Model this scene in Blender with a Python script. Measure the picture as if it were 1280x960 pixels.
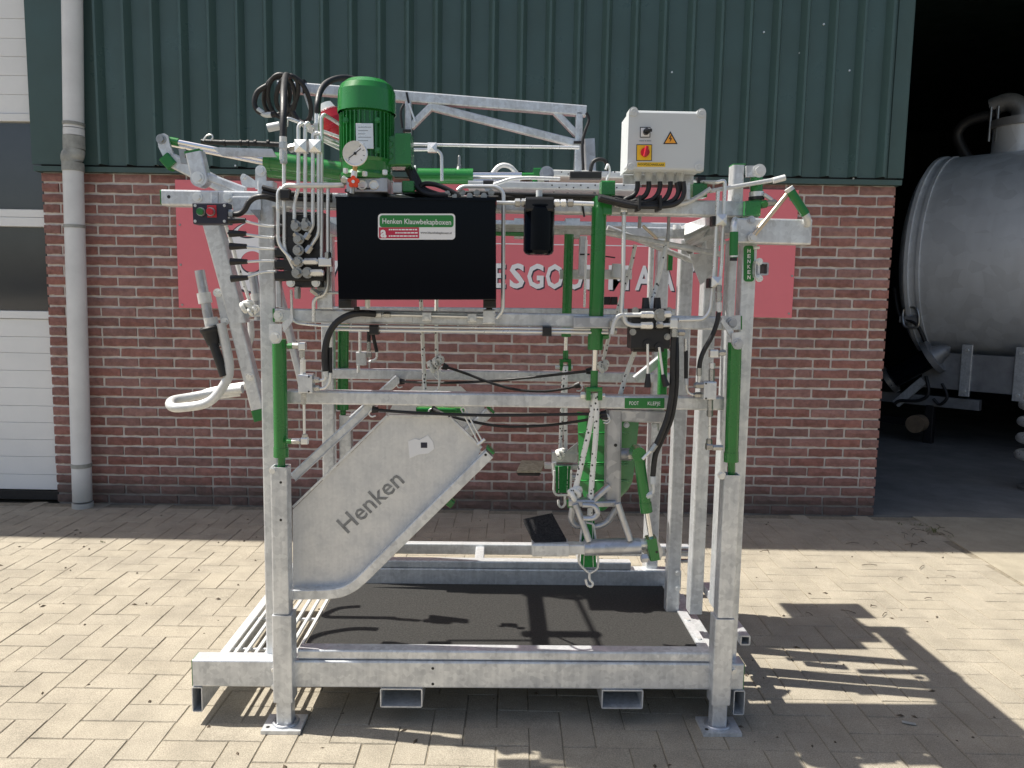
import bpy, math, random
from mathutils import Vector, Matrix
random.seed(7)
for o in list(bpy.data.objects): bpy.data.objects.remove(o)
SC = bpy.context.scene
COL = SC.collection
# ---------------------------------------------------------------- camera
F = 960.0; PITCH = math.radians(6.3); ROLL = math.radians(0.95); CH = 1.33
cr, sr, cp, sp = math.cos(ROLL), math.sin(ROLL), math.cos(PITCH), math.sin(PITCH)
RIGHT0, UP0, FWD = Vector((1, 0, 0)), Vector((0, sp, cp)), Vector((0, cp, -sp))
cam_r = RIGHT0 * cr + UP0 * sr
cam_u = UP0 * cr - RIGHT0 * sr
cd = bpy.data.cameras.new('camera'); cam = bpy.data.objects.new('camera', cd); COL.objects.link(cam)
cd.sensor_width = 36; cd.lens = 36 * F / 1280; cd.clip_start = .05; cd.clip_end = 500
m = Matrix.Identity(4)
for i in range(3):
    m[i][0] = cam_r[i]; m[i][1] = cam_u[i]; m[i][2] = -FWD[i]
m[2][3] = CH
cam.matrix_world = m
SC.camera = cam
CAMP = Vector((0, 0, CH))
def ray(px, py): return cam_r * (px - 640) + cam_u * (480 - py) + FWD * F
def hit(px, py, p, n):
    d = ray(px, py); t = (p - CAMP).dot(n) / d.dot(n); return CAMP + d * t
def ground(px, py, z=0): return hit(px, py, Vector((0, 0, z)), Vector((0, 0, 1)))
# ---------------------------------------------------------------- light
EL = math.radians(60); AZ = math.radians(8.0)
sund = Vector((-math.cos(EL) * math.cos(AZ), math.cos(EL) * math.sin(AZ), math.sin(EL)))
W = bpy.data.worlds.new('World'); SC.world = W; W.use_nodes = True
nt = W.node_tree; bg = nt.nodes['Background']
sky = nt.nodes.new('ShaderNodeTexSky'); sky.sky_type = 'NISHITA'; sky.sun_disc = False
sky.sun_elevation = EL; sky.sun_rotation = math.atan2(sund.x, sund.y)
sky.air_density = 1.0; sky.dust_density = 3.0; sky.ozone_density = .6
nt.links.new(sky.outputs[0], bg.inputs[0]); bg.inputs[1].default_value = .085
sl = bpy.data.lights.new('sun', 'SUN'); sl.energy = 5.0; sl.angle = math.radians(.53); sl.color = (1, .95, .86)
so = bpy.data.objects.new('sun', sl); COL.objects.link(so)
so.rotation_euler = sund.to_track_quat('Z', 'Y').to_euler(); so.location = (0, 0, 12)
SC.view_settings.view_transform = 'Standard'; SC.view_settings.look = 'None'
SC.view_settings.exposure = .72; SC.view_settings.gamma = 1
SC.render.engine = 'CYCLES'
# ---------------------------------------------------------------- materials
MATS = {}
def mat(name, col, rough=.5, metal=0., var=0., vscale=8., bump=0., bscale=60., kind='noise', col2=None, spec=.5, coat=0., rnd=0., stain=None, blotch=None):
    if name in MATS: return MATS[name]
    M = bpy.data.materials.new(name); M.use_nodes = True; MATS[name] = M
    n = M.node_tree.nodes; L = M.node_tree.links; b = n['Principled BSDF']
    b.inputs['Roughness'].default_value = rough; b.inputs['Metallic'].default_value = metal
    b.inputs['Specular IOR Level'].default_value = spec; b.inputs['Coat Weight'].default_value = coat
    c = tuple(col) + (1,)
    b.inputs['Base Color'].default_value = c
    geo = n.new('ShaderNodeNewGeometry')
    cur = None
    if var or col2:
        if kind == 'spangle':
            t = n.new('ShaderNodeTexVoronoi'); t.inputs['Scale'].default_value = vscale
            L.new(geo.outputs['Position'], t.inputs['Vector'])
            sep = n.new('ShaderNodeSeparateColor'); L.new(t.outputs['Color'], sep.inputs[0])
            t2 = n.new('ShaderNodeTexNoise'); t2.inputs['Scale'].default_value = vscale * .16; t2.inputs['Detail'].default_value = 4
            L.new(geo.outputs['Position'], t2.inputs['Vector'])
            ad = n.new('ShaderNodeMath'); ad.operation = 'MULTIPLY_ADD'; ad.inputs[1].default_value = .45
            L.new(sep.outputs[0], ad.inputs[0])
            ml = n.new('ShaderNodeMath'); ml.operation = 'MULTIPLY_ADD'; ml.inputs[1].default_value = 1.6; ml.inputs[2].default_value = -.5
            mp = n.new('ShaderNodeMapping'); mp.inputs['Scale'].default_value = (1, 1, .09); L.new(geo.outputs['Position'], mp.inputs['Vector'])
            t4 = n.new('ShaderNodeTexNoise'); t4.inputs['Scale'].default_value = vscale*.9; t4.inputs['Detail'].default_value = 3; L.new(mp.outputs[0], t4.inputs['Vector'])
            m4 = n.new('ShaderNodeMath'); m4.operation = 'MULTIPLY_ADD'; m4.inputs[1].default_value = .9; m4.inputs[2].default_value = -.45; L.new(t4.outputs[0], m4.inputs[0])
            a4 = n.new('ShaderNodeMath'); a4.operation = 'ADD'; L.new(m4.outputs[0], a4.inputs[0])
            L.new(t2.outputs[0], ml.inputs[0]); L.new(ml.outputs[0], ad.inputs[2]); L.new(ad.outputs[0], a4.inputs[1]); fac = a4.outputs[0]
        else:
            t = n.new('ShaderNodeTexNoise'); t.inputs['Scale'].default_value = vscale; t.inputs['Detail'].default_value = 6; t.inputs['Roughness'].default_value = .65
            L.new(geo.outputs['Position'], t.inputs['Vector'])
            mr0 = n.new('ShaderNodeMapRange'); mr0.inputs[1].default_value = .3; mr0.inputs[2].default_value = .7
            L.new(t.outputs[0], mr0.inputs[0]); fac = mr0.outputs[0]
        mx = n.new('ShaderNodeMix'); mx.data_type = 'RGBA'; mx.clamp_factor = True
        d = tuple(col2) if col2 else tuple(x * (1 - var) for x in col)
        mx.inputs[6].default_value = d + (1,); mx.inputs[7].default_value = c
        L.new(fac, mx.inputs[0]); cur = mx.outputs[2]
        mr = n.new('ShaderNodeMapRange'); mr.inputs[3].default_value = min(1, rough + .12); mr.inputs[4].default_value = max(.03, rough - .1)
        L.new(fac, mr.inputs[0]); L.new(mr.outputs[0], b.inputs['Roughness'])
    if rnd:
        oi = n.new('ShaderNodeObjectInfo'); a = n.new('ShaderNodeMath'); a.operation = 'ADD'
        L.new(oi.outputs['Random'], a.inputs[0]); L.new(geo.outputs['Random Per Island'], a.inputs[1])
        fr = n.new('ShaderNodeMath'); fr.operation = 'FRACT'; L.new(a.outputs[0], fr.inputs[0])
        hs = n.new('ShaderNodeHueSaturation')
        v = n.new('ShaderNodeMapRange'); v.inputs[3].default_value = 1 - rnd; v.inputs[4].default_value = 1 + rnd
        L.new(fr.outputs[0], v.inputs[0]); L.new(v.outputs[0], hs.inputs['Value'])
        f2 = n.new('ShaderNodeMath'); f2.operation = 'MULTIPLY'; f2.inputs[1].default_value = 7.31; L.new(fr.outputs[0], f2.inputs[0])
        f3 = n.new('ShaderNodeMath'); f3.operation = 'FRACT'; L.new(f2.outputs[0], f3.inputs[0])
        s = n.new('ShaderNodeMapRange'); s.inputs[3].default_value = 1 - rnd*.9; s.inputs[4].default_value = 1 + rnd*.6
        L.new(f3.outputs[0], s.inputs[0]); L.new(s.outputs[0], hs.inputs['Saturation'])
        if cur: L.new(cur, hs.inputs['Color'])
        else: hs.inputs['Color'].default_value = c
        cur = hs.outputs[0]
    if blotch:  # uneven wear and dirt: (scale, colour factor)
        tB = n.new('ShaderNodeTexNoise'); tB.inputs['Scale'].default_value = blotch[0]; tB.inputs['Detail'].default_value = 7; tB.inputs['Roughness'].default_value = .7
        L.new(geo.outputs['Position'], tB.inputs['Vector'])
        mB = n.new('ShaderNodeMapRange'); mB.inputs[1].default_value = .38; mB.inputs[2].default_value = .6; mB.inputs[3].default_value = blotch[1]; mB.inputs[4].default_value = 1.06
        L.new(tB.outputs[0], mB.inputs[0])
        hB = n.new('ShaderNodeHueSaturation'); L.new(mB.outputs[0], hB.inputs['Value'])
        if cur: L.new(cur, hB.inputs['Color'])
        else: hB.inputs['Color'].default_value = c
        cur = hB.outputs[0]
    if stain:   # dirt with its own outline: (colour, z0, z1)
        sx = n.new('ShaderNodeSeparateXYZ'); L.new(geo.outputs['Position'], sx.inputs[0])
        t3 = n.new('ShaderNodeTexNoise'); t3.inputs['Scale'].default_value = 5; t3.inputs['Detail'].default_value = 5
        L.new(geo.outputs['Position'], t3.inputs['Vector'])
        z = n.new('ShaderNodeMath'); z.operation = 'MULTIPLY_ADD'; z.inputs[1].default_value = -.14; L.new(t3.outputs[0], z.inputs[0]); L.new(sx.outputs[2], z.inputs[2])
        mr2 = n.new('ShaderNodeMapRange'); mr2.inputs[1].default_value = stain[1]; mr2.inputs[2].default_value = stain[2]; mr2.inputs[3].default_value = .75; mr2.inputs[4].default_value = 0
        L.new(z.outputs[0], mr2.inputs[0])
        m3 = n.new('ShaderNodeMix'); m3.data_type = 'RGBA'; m3.inputs[7].default_value = tuple(stain[0]) + (1,)
        if cur: L.new(cur, m3.inputs[6])
        else: m3.inputs[6].default_value = c
        L.new(mr2.outputs[0], m3.inputs[0]); cur = m3.outputs[2]
    if cur: L.new(cur, b.inputs['Base Color'])
    if bump:
        tb = n.new('ShaderNodeTexNoise'); tb.inputs['Scale'].default_value = bscale; tb.inputs['Detail'].default_value = 5
        L.new(geo.outputs['Position'], tb.inputs['Vector'])
        bp = n.new('ShaderNodeBump'); bp.inputs['Strength'].default_value = bump; bp.inputs['Distance'].default_value = .004
        L.new(tb.outputs[0], bp.inputs['Height']); L.new(bp.outputs[0], b.inputs['Normal'])
    return M
GALV = mat('galvanized_steel', (.74, .765, .785), .38, .48, .36, 80, .12, 240, 'spangle')
GALVS = mat('galvanized_sheet', (.7, .705, .7), .45, .35, .16, 120, .1, 260, 'spangle')
GALVD = mat('galvanized_steel_spangle', (.6, .62, .66), .38, .7, .5, 38, .1, 160, 'spangle')
GALVW = mat('hot_dip_zinc_tube', (.72, .73, .72), .5, .35, .2, 30, .25, 150)
ZINC = mat('zinc_plated_pipe', (.8, .81, .8), .32, .6, .06, 20)
CHROME = mat('chrome_rod', (.85, .86, .88), .1, 1.)
FITT = mat('zinc_fitting', (.52, .53, .52), .3, .75, .25, 90)
STEELD = mat('dark_steel_fitting', (.42, .42, .41), .33, .85, .25, 60)
GREEN = mat('green_enamel', (.018, .19, .036), .24, 0, .12, 12, coat=.3)
GREENP = mat('green_plastic', (.016, .18, .038), .38, 0, .12, 14)
BLACKG = mat('black_gloss_paint', (.002, .003, .006), .1, 0, spec=.13)
BLACK = mat('black_matt_paint', (.012, .012, .014), .45, 0, .3, 30)
RUBBER = mat('black_rubber', (.016, .016, .018), .5, 0, .3, 40, .15, 300)
MATR = mat('rubber_floor_mat', (.036, .035, .033), .92, 0, .62, 140, .9, 420)
PLAST = mat('light_grey_plastic', (.58, .61, .62), .42, 0, .04, 5)
WHITE = mat('white_print', (.8, .8, .8), .5)
TEXTW = mat('text_white', (.82, .82, .82), .5)
NAVY = mat('dark_blue_plastic', (.018, .02, .04), .45, 0, .1, 20)
REDP = mat('red_plastic', (.5, .015, .03), .35, 0, .1, 10)
REDK = mat('orange_red_knob', (.75, .06, .01), .4)
YEL = mat('yellow_label', (.8, .52, .02), .5)
ORANGE = mat('orange_label', (.85, .36, .03), .5)
GREENL = mat('green_label', (.02, .2, .04), .45)
CRIMSON = mat('crimson_label', (.5, .02, .06), .45)
CUT = mat('laser_cut_shade', (.3, .305, .3), .6, 0, .5, 60)
WEBB = mat('green_webbing', (.012, .2, .04), .8, 0, .3, 200)
PADT = mat('sandy_rubber_pad', (.42, .37, .28), .9, 0, .5, 60, .6, 200)
ROPE = mat('white_rope', (.78, .78, .74), .85, 0, 0, 1)
def rope_nodes():
    n = ROPE.node_tree.nodes; L = ROPE.node_tree.links
    g = n.new('ShaderNodeNewGeometry'); t = n.new('ShaderNodeTexVoronoi'); t.inputs['Scale'].default_value = 75
    L.new(g.outputs['Position'], t.inputs['Vector'])
    r = n.new('ShaderNodeMapRange'); r.inputs[1].default_value = .22; r.inputs[2].default_value = .28; L.new(t.outputs['Distance'], r.inputs[0])
    x = n.new('ShaderNodeMix'); x.data_type = 'RGBA'; x.inputs[6].default_value = (.03, .03, .03, 1); x.inputs[7].default_value = (.78, .78, .74, 1)
    L.new(r.outputs[0], x.inputs[0]); L.new(x.outputs[2], n['Principled BSDF'].inputs['Base Color'])
rope_nodes()
BRICK = mat('red_brick', (.335, .165, .14), .85, 0, .4, 30, .8, 55, rnd=.15, stain=((.085, .075, .065), 0., .14))
MORTAR = mat('mortar', (.76, .71, .66), .95, 0, .25, 20, .5, 120, stain=((.12, .105, .09), 0., .14))
PAVER = mat('concrete_paver', (.47, .418, .328), .92, 0, .55, 260, .9, 380, rnd=.03, blotch=(5, .84))
JOINT = mat('joint_sand', (.27, .235, .175), .95, 0, .5, 40, .5, 150)
CONC = mat('concrete_apron', (.45, .4, .305), .92, 0, .5, 240, .8, 260, blotch=(4, .82))
FLOOR = mat('shed_floor', (.2, .195, .185), .8, 0, .4, 3, .3, 80)
CLAD = mat('green_steel_cladding', (.066, .118, .112), .34, 0, .14, 3, spec=.5)
TRIM = mat('dark_green_trim', (.055, .1, .094), .42, 0, .12, 4)
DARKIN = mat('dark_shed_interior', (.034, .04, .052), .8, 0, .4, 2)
PVC = mat('grey_white_pvc', (.74, .75, .75), .45, 0, .16, 5, stain=((.36, .36, .32), -.02, .16))
PVCD = mat('weathered_pvc', (.42, .43, .4), .55, 0, .55, 11)
DOORM = mat('white_door_panel', (.82, .83, .82), .5, 0, .07, 3)
GLASS = mat('dark_window_glass', (.045, .052, .06), .03, 0, .3, 1.4, spec=1.0)
SIGNR = mat('faded_red_sign', (.82, .2, .235), .5, 0, .08, 2)
SIGNW = mat('sign_white', (.88, .88, .9), .5)
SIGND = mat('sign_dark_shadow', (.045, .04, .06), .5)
TANKM = mat('dull_galvanized_tank', (.86, .9, .95), .4, .2, .3, 9, .2, 60, 'spangle')
TANKF = mat('dull_chassis_steel', (.36, .37, .39), .5, .5, .4, 7, .2, 50)
RUST = mat('rusty_pipe', (.28, .2, .13), .7, .2, .4, 12)
DEB = mat('dry_debris', (.1, .075, .05), .9, 0, .4, 30)
GRASS = mat('weed_green', (.12, .14, .045), .7, 0, .3, 30)
# ---------------------------------------------------------------- mesh builder
class MB:
    def __init__(s): s.v = []; s.f = []; s.sm = []
    def add(s, vs, fs, smooth=False):
        b = len(s.v); s.v += [Vector(x) for x in vs]
        for f in fs: s.f.append([i + b for i in f]); s.sm.append(smooth)
        return s
    def box(s, a, b):
        x0, y0, z0 = a; x1, y1, z1 = b
        return s.add([(x0,y0,z0),(x1,y0,z0),(x1,y1,z0),(x0,y1,z0),(x0,y0,z1),(x1,y0,z1),(x1,y1,z1),(x0,y1,z1)],
              [(0,3,2,1),(4,5,6,7),(0,1,5,4),(1,2,6,5),(2,3,7,6),(3,0,4,7)])
    def prism(s, prof, A, dirv, smooth=False, cap=True):
        """prof: list of Vectors (closed loop); extruded along dirv"""
        n = len(prof); vs = [Vector(p) for p in prof] + [Vector(p) + dirv for p in prof]
        fs = [(i, (i+1) % n, (i+1) % n + n, i + n) for i in range(n)]
        s.add(vs, fs, smooth)
        if cap: s.add(vs, [tuple(range(n-1, -1, -1)), tuple(range(n, 2*n))])
        return s
    def beam(s, p0, p1, w, d, ref=Vector((0, 1, 0)), r=.005, hollow=0):
        """rectangular tube p0->p1, width w across, depth d along ref"""
        p0, p1 = Vector(p0), Vector(p1); ax = (p1 - p0).normalized()
        b = (ref - ax * ref.dot(ax)).normalized(); a = ax.cross(b).normalized()
        def loop(w, d, r):
            pts = []
            for sx, sy in ((1,1),(-1,1),(-1,-1),(1,-1)):
                c = (sx*(w/2-r), sy*(d/2-r)); a0 = math.atan2(sy, sx) - math.pi/4
                for k in range(3):
                    t = a0 + k*math.pi/4
                    pts.append(a*(c[0]+r*math.cos(t)) + b*(c[1]+r*math.sin(t)))
            return pts
        r = min(r, w*.3, d*.3); o = loop(w, d, r)
        if not hollow: return s.prism([p0 + q for q in o], None, p1 - p0)
        t = hollow; i = loop(w-2*t, d-2*t, max(r-t, .001)); n = len(o)
        vs = [p0+q for q in o] + [p1+q for q in o] + [p0+q for q in i] + [p1+q for q in i]
        fs = []
        for k in range(n):
            j = (k+1) % n
            fs += [(k,j,j+n,k+n), (k+2*n,k+3*n,j+3*n,j+2*n), (k,k+2*n,j+2*n,j), (k+n,j+n,j+3*n,k+3*n)]
        return s.add(vs, fs)
    def cyl(s, p0, p1, r0, r1=None, n=16, cap=True, smooth=True):
        p0, p1 = Vector(p0), Vector(p1); r1 = r0 if r1 is None else r1
        ax = (p1-p0).normalized(); a = ax.orthogonal().normalized(); b = ax.cross(a)
        ring = [a*math.cos(2*math.pi*k/n) + b*math.sin(2*math.pi*k/n) for k in range(n)]
        vs = [p0+q*r0 for q in ring] + [p1+q*r1 for q in ring]
        s.add(vs, [(k,(k+1)%n,(k+1)%n+n,k+n) for k in range(n)], smooth)
        if cap: s.add(vs, [tuple(range(n-1,-1,-1)), tuple(range(n,2*n))])
        return s
    def lathe(s, p0, ax, prof, n=24):
        """prof: list of (h, r)"""
        p0 = Vector(p0); ax = Vector(ax).normalized(); a = ax.orthogonal().normalized(); b = ax.cross(a)
        ring = [a*math.cos(2*math.pi*k/n) + b*math.sin(2*math.pi*k/n) for k in range(n)]
        for (h0, r0), (h1, r1) in zip(prof, prof[1:]):
            vs = [p0+ax*h0+q*r0 for q in ring] + [p0+ax*h1+q*r1 for q in ring]
            s.add(vs, [(k,(k+1)%n,(k+1)%n+n,k+n) for k in range(n)], abs(h1-h0) > 1e-6)
        return s
    def tube(s, pts, r, n=10, closed=False, bend=6, sub=True):
        pts = [Vector(p) for p in pts]
        if sub: pts = smoothpath(pts, bend, closed)
        m = len(pts); prev = None; rings = []
        for i in range(m):
            if closed: t = pts[(i+1) % m] - pts[i-1]
            else: t = pts[min(i+1, m-1)] - pts[max(i-1, 0)]
            t.normalize()
            if prev is None: a = t.orthogonal().normalized()
            else: a = (prev - t*prev.dot(t)).normalized()
            prev = a; b = t.cross(a)
            rings.append([pts[i] + (a*math.cos(2*math.pi*k/n) + b*math.sin(2*math.pi*k/n))*r for k in range(n)])
        vs = [q for R in rings for q in R]; fs = []
        for i in range(m if closed else m-1):
            j = (i+1) % m
            for k in range(n): fs.append((i*n+k, i*n+(k+1)%n, j*n+(k+1)%n, j*n+k))
        s.add(vs, fs, True)
        if not closed: s.add(vs, [tuple(range(n-1,-1,-1)), tuple(range((m-1)*n, m*n))])
        return s
    def torus(s, c, ax, R, r, n=20, m=8, sx=1., sy=1., ref=None):
        ax = Vector(ax).normalized(); a = (ref or ax.orthogonal()).normalized(); b = ax.cross(a)
        return s.tube([Vector(c) + a*math.cos(2*math.pi*k/n)*R*sx + b*math.sin(2*math.pi*k/n)*R*sy for k in range(n)], r, m, True, sub=False)
    def build(s, name, material, parent=None, label=None, kind=None, center=True):
        me = bpy.data.meshes.new(name)
        c = Vector((0, 0, 0))
        if center and s.v:
            lo = Vector([min(p[i] for p in s.v) for i in range(3)]); hi = Vector([max(p[i] for p in s.v) for i in range(3)]); c = (lo+hi)/2
        me.from_pydata([p - c for p in s.v], [], s.f); me.polygons.foreach_set('use_smooth', s.sm); me.update()
        me.materials.append(material)
        return link(name, me, c, parent, label, kind)
def smoothpath(pts, k=6, closed=False):
    n = len(pts)
    if n < 3: return pts
    out = []
    for i in range(n if closed else n-1):
        if closed: p = [pts[i-1], pts[i], pts[(i+1) % n], pts[(i+2) % n]]
        else: p = [pts[max(i-1,0)], pts[i], pts[i+1], pts[min(i+2,n-1)]]
        for j in range(k):
            t = j/k
            out.append(.5*((2*p[1]) + (p[2]-p[0])*t + (2*p[0]-5*p[1]+4*p[2]-p[3])*t*t + (3*p[1]-p[0]-3*p[2]+p[3])*t**3))
    if not closed: out.append(pts[-1])
    return out
def rounded(pts, rad, k=5):
    """polyline with filleted corners (bent steel pipe)"""
    pts = [Vector(p) for p in pts]; out = [pts[0]]
    for i in range(1, len(pts)-1):
        a, b, c = pts[i-1], pts[i], pts[i+1]
        r = min(rad, (a-b).length*.48, (c-b).length*.48)
        s0 = b + (a-b).normalized()*r; s1 = b + (c-b).normalized()*r
        for j in range(k+1):
            t = j/k; out.append(s0*(1-t)**2 + b*2*t*(1-t) + s1*t*t)
    out.append(pts[-1]); return out
def link(name, me, loc, parent=None, label=None, kind=None):
    o = bpy.data.objects.new(name, me); COL.objects.link(o); off = Vector((0,0,0))
    if parent is not None:
        o.parent = parent
        p = parent
        while p is not None and p.type == 'MESH': off = off + p.location; p = p.parent   # meshes are in their root's frame
    o.location = Vector(loc) - off
    if label: o['label'] = label
    if kind: o['kind'] = kind
    return o
def empty(name, label, cat, loc=(0,0,0), rz=0, group=None):
    o = bpy.data.objects.new(name, None); COL.objects.link(o); o.location = loc; o.rotation_euler = (0,0,rz)
    o.empty_display_size = .1
    tag(o, label, cat, group); return o
def tag(o, label, cat, group=None):
    o['label'] = label; o['category'] = cat
    if group: o['group'] = group
    return o
def _cap():
    cu = bpy.data.curves.new('cap', 'FONT'); cu.body = 'H'; cu.size = 1
    t = bpy.data.objects.new('cap', cu); COL.objects.link(t); bpy.context.view_layer.update()
    me = bpy.data.meshes.new_from_object(t.evaluated_get(bpy.context.evaluated_depsgraph_get())); h = max(v.co.y for v in me.vertices)
    bpy.data.objects.remove(t); bpy.data.meshes.remove(me); return h
CAP = _cap()
def text_mesh(name, body, origin, xd, yd, height, material, parent, width=None, thick=.0008, center=True, bold=0):
    """lettering: cap height in metres; origin = centre (or left base) in root frame"""
    cu = bpy.data.curves.new(name, 'FONT'); cu.body = body; cu.size = 1; cu.resolution_u = 2; cu.offset = bold
    t = bpy.data.objects.new(name, cu); COL.objects.link(t)
    bpy.context.view_layer.update()
    me = bpy.data.meshes.new_from_object(t.evaluated_get(bpy.context.evaluated_depsgraph_get()))
    bpy.data.objects.remove(t)
    vs = [v.co.copy() for v in me.vertices]
    x0, x1 = min(v.x for v in vs), max(v.x for v in vs); y0, y1 = min(v.y for v in vs), max(v.y for v in vs)
    cap = CAP
    sy = height / cap; sx = sy if width is None else width / (x1-x0)
    xd, yd = Vector(xd).normalized(), Vector(yd).normalized(); nn = xd.cross(yd)
    b = MB()
    P = []
    for v in vs:
        x = (v.x - ((x0+x1)/2 if center else x0))*sx; y = (v.y - (cap/2 if center else 0))*sy
        P.append(Vector(origin) + xd*x + yd*y + nn*thick)
    b.add(P, [tuple(f.vertices) for f in me.polygons])
    bpy.data.meshes.remove(me)
    return b.build(name, material, parent)
# ---------------------------------------------------------------- the barn
YW = ground(640, 638).y
B0 = Vector((0, YW, 0))
def wp(px, py, off=0.):          # a point on the wall plane, in the barn's frame (y = 0 at the wall face)
    return hit(px, py, Vector((0, YW - off, 0)), Vector((0, 1, 0))) - B0
XL = wp(62, 420).x; XR = wp(1107, 420).x; ZB = (wp(300, 217).z + wp(1050, 233).z)/2
print('wall', YW, XL, XR, ZB, 'course px->m', (wp(640, 412).z - wp(640, 424.5).z), 'shadow y', ground(640, 681).y)
barn = empty('barn', 'brick and dark green steel barn behind the hoof trimming crush', 'building', B0)
HW = 5.2
# brick wall: mortar core + bricks
core = MB().box((XL + .006, .007, -.1), (XR - .006, .28, ZB - .002)).build('brick_wall', MORTAR, barn)
CO = ZB / 33.0; BH = CO - .0142
def brick_mesh(name, L, seed):
    rr = random.Random(seed); nx = 6; b = MB(); D = .095
    xs = [-L/2 + L*i/nx for i in range(nx+1)]
    j = lambda s: rr.uniform(-s, s)
    top = [Vector((x + j(.001), -.001 + j(.002), BH/2 + j(.0022))) for x in xs]
    bot = [Vector((x + j(.001), -.001 + j(.002), -BH/2 + j(.0022))) for x in xs]
    midv = [Vector((x, -.0045 + j(.0025), j(.006))) for x in xs]
    midv[0].x += -.0005; midv[0].y = midv[-1].y = -.001
    bt = [Vector((p.x, D, p.z)) for p in top]; bb = [Vector((p.x, D, p.z)) for p in bot]
    n = nx+1; vs = top + midv + bot + bt + bb; fs = []
    for i in range(nx):
        fs += [(i, n+i, n+i+1, i+1), (n+i, 2*n+i, 2*n+i+1, n+i+1), (3*n+i, i, i+1, 3*n+i+1), (2*n+i, 4*n+i, 4*n+i+1, 2*n+i+1)]
    fs += [(0, 3*n, 4*n, 2*n, n), (n-1, 2*n-1, 3*n-1, 5*n-1, 4*n-1)]
    b.add(vs, fs); return b
SL, HL, JT = .2065, .098, .0135
variants = {}
def var_mesh(kind, i):
    k = (kind, i)
    if k not in variants:
        b = brick_mesh('brick', {'s': SL, 'h': HL}[kind], hash(k[1]) + (50 if kind == 'h' else 0))
        me = bpy.data.meshes.new('brick'); me.from_pydata(b.v, [], b.f); me.update(); me.materials.append(BRICK); variants[k] = (me, b)
    return variants[k]
def proj(p):     # world point -> photo pixel
    d = Vector(p) - CAMP; z = d.dot(FWD); return 640 + F*d.dot(cam_r)/z, 480 - F*d.dot(cam_u)/z
rb = random.Random(3); bricks = []
prev_j = []
for c in range(33):
    z = CO*(c + .5); x = XL; joints = []; run = 0
    first = True
    while x < XR - .02:
        best = None
        for tr in range(6):
            kind = 'h' if ((first and c % 2) or rb.random() < .3) else 's'
            L = SL if kind == 's' else HL
            e = x + L + JT/2
            if min([abs(e - q) for q in prev_j] + [9]) > .035 or tr == 5: best = (kind, L); break
            first = first and not tr
        kind, L = best; first = False
        if x + L > XR - .03:     # closing brick cut to fit
            L = XR - x; kind = 'cut'
        bricks.append((x, L, z, kind)); x += L + JT; joints.append(x - JT/2)
    prev_j = joints
def score(b):
    px, py = proj(B0 + Vector((b[0] + b[1]/2, 0, b[2])))
    if 212 < px < 1000 and 220 < py < 400: return 0 if 225 < px < 990 else 1
    s = b[1]
    if px < 335 or px > 930: s += 1
    elif 418 < px < 720 and (py < 460 or 515 < py < 640): s += .5
    if py > 640: s -= .5
    return s
bricks.sort(key=score, reverse=True)
far = MB(); rb2 = random.Random(9)
for i, (x, L, z, kind) in enumerate(bricks):
    k = 's' if L > .15 else 'h'
    me, bm_ = var_mesh(k, rb2.randrange(9)); sx = L / (SL if k == 's' else HL)
    dx, dy, flip = rb2.uniform(-.001, .001), rb2.uniform(-.002, .003), rb2.random() < .5
    if i < 300:
        o = bpy.data.objects.new('brick', me); COL.objects.link(o); o.parent = core
        o.location = Vector((x + L/2 + dx, dy, z)) - core.location
        o.scale = (sx, 1, 1); o.rotation_euler.y = rb2.uniform(-.006, .006)
    else:
        far.add([(x + L/2 + dx + p.x*sx, dy + p.y, z + p.z) for p in bm_.v], bm_.f)
far.build('brick_remainder', BRICK, core, kind='stuff')
# flashing + cladding
MB().box((XL - .03, -.03, ZB), (XR + .02, .1, ZB + .03)).build('sill_flashing', TRIM, barn)
ZC = ZB + .042
xa = wp(101, 100).x; pitch = (wp(1095, 190).x - wp(118, 190).x) / 29.0 if False else .1668
def clad_sheet(x0, x1, nr, z0, z1, y0=-.012):
    b = MB(); pts = []
    for i in range(nr):
        q = x0 + i*pitch
        pts += [(q, y0), (q+pitch-.072, y0), (q+pitch-.05, y0-.05), (q+pitch-.036, y0-.05), (q+pitch-.012, y0)]
    pts.append((x1, y0))
    vs = [(x, y, z0) for x, y in pts] + [(x, y, z1) for x, y in pts]; n = len(pts)
    b.add(vs, [(i, i+1, i+1+n, i+n) for i in range(n-1)])
    vs2 = [(x, y+.003, z0) for x, y in pts] + [(x, y+.003, z1) for x, y in pts]
    b.add(vs2, [(i, i+n, i+1+n, i+1) for i in range(n-1)])
    b.add(vs + vs2, [(i, 2*n+i, 2*n+i+1, i+1) for i in range(n-1)])
    return b
x = xa; ish = 0
while x < XR - .12:
    nr = min(6, int((XR + .03 - x)/pitch)); 
    if nr < 1: break
    clad_sheet(x, x + nr*pitch, nr, ZC, HW, -.012 - .0035*(ish % 2)).build('cladding_sheet', CLAD, barn); x += nr*pitch + .0005; ish += 1
XE = x
MB().box((XE, -.02, ZC), (XR + .025, -.012, HW)).build('corner_trim', TRIM, barn)
MB().box((XR + .0255, -.02, ZC), (XR + .03, .28, HW)).build('reveal_trim', TRIM, barn)
for px, py in ((197, 206), (294, 207), (1067, 223), (642, 213), (1030, 30), (1000, 66), (955, 40), (840, 90), (1062, 88)):
    p = wp(px, py, .02); MB().cyl((p.x, -.012, p.z), (p.x, -.02, p.z), .006, n=6).build('screw', ZINC, barn)
# wall core behind cladding, trim left of the pipe
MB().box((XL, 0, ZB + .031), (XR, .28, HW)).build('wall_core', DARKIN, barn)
MB().box((XL - .045, -.016, ZC), (xa - .01, -.002, HW)).build('door_frame_trim', TRIM, barn)
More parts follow.
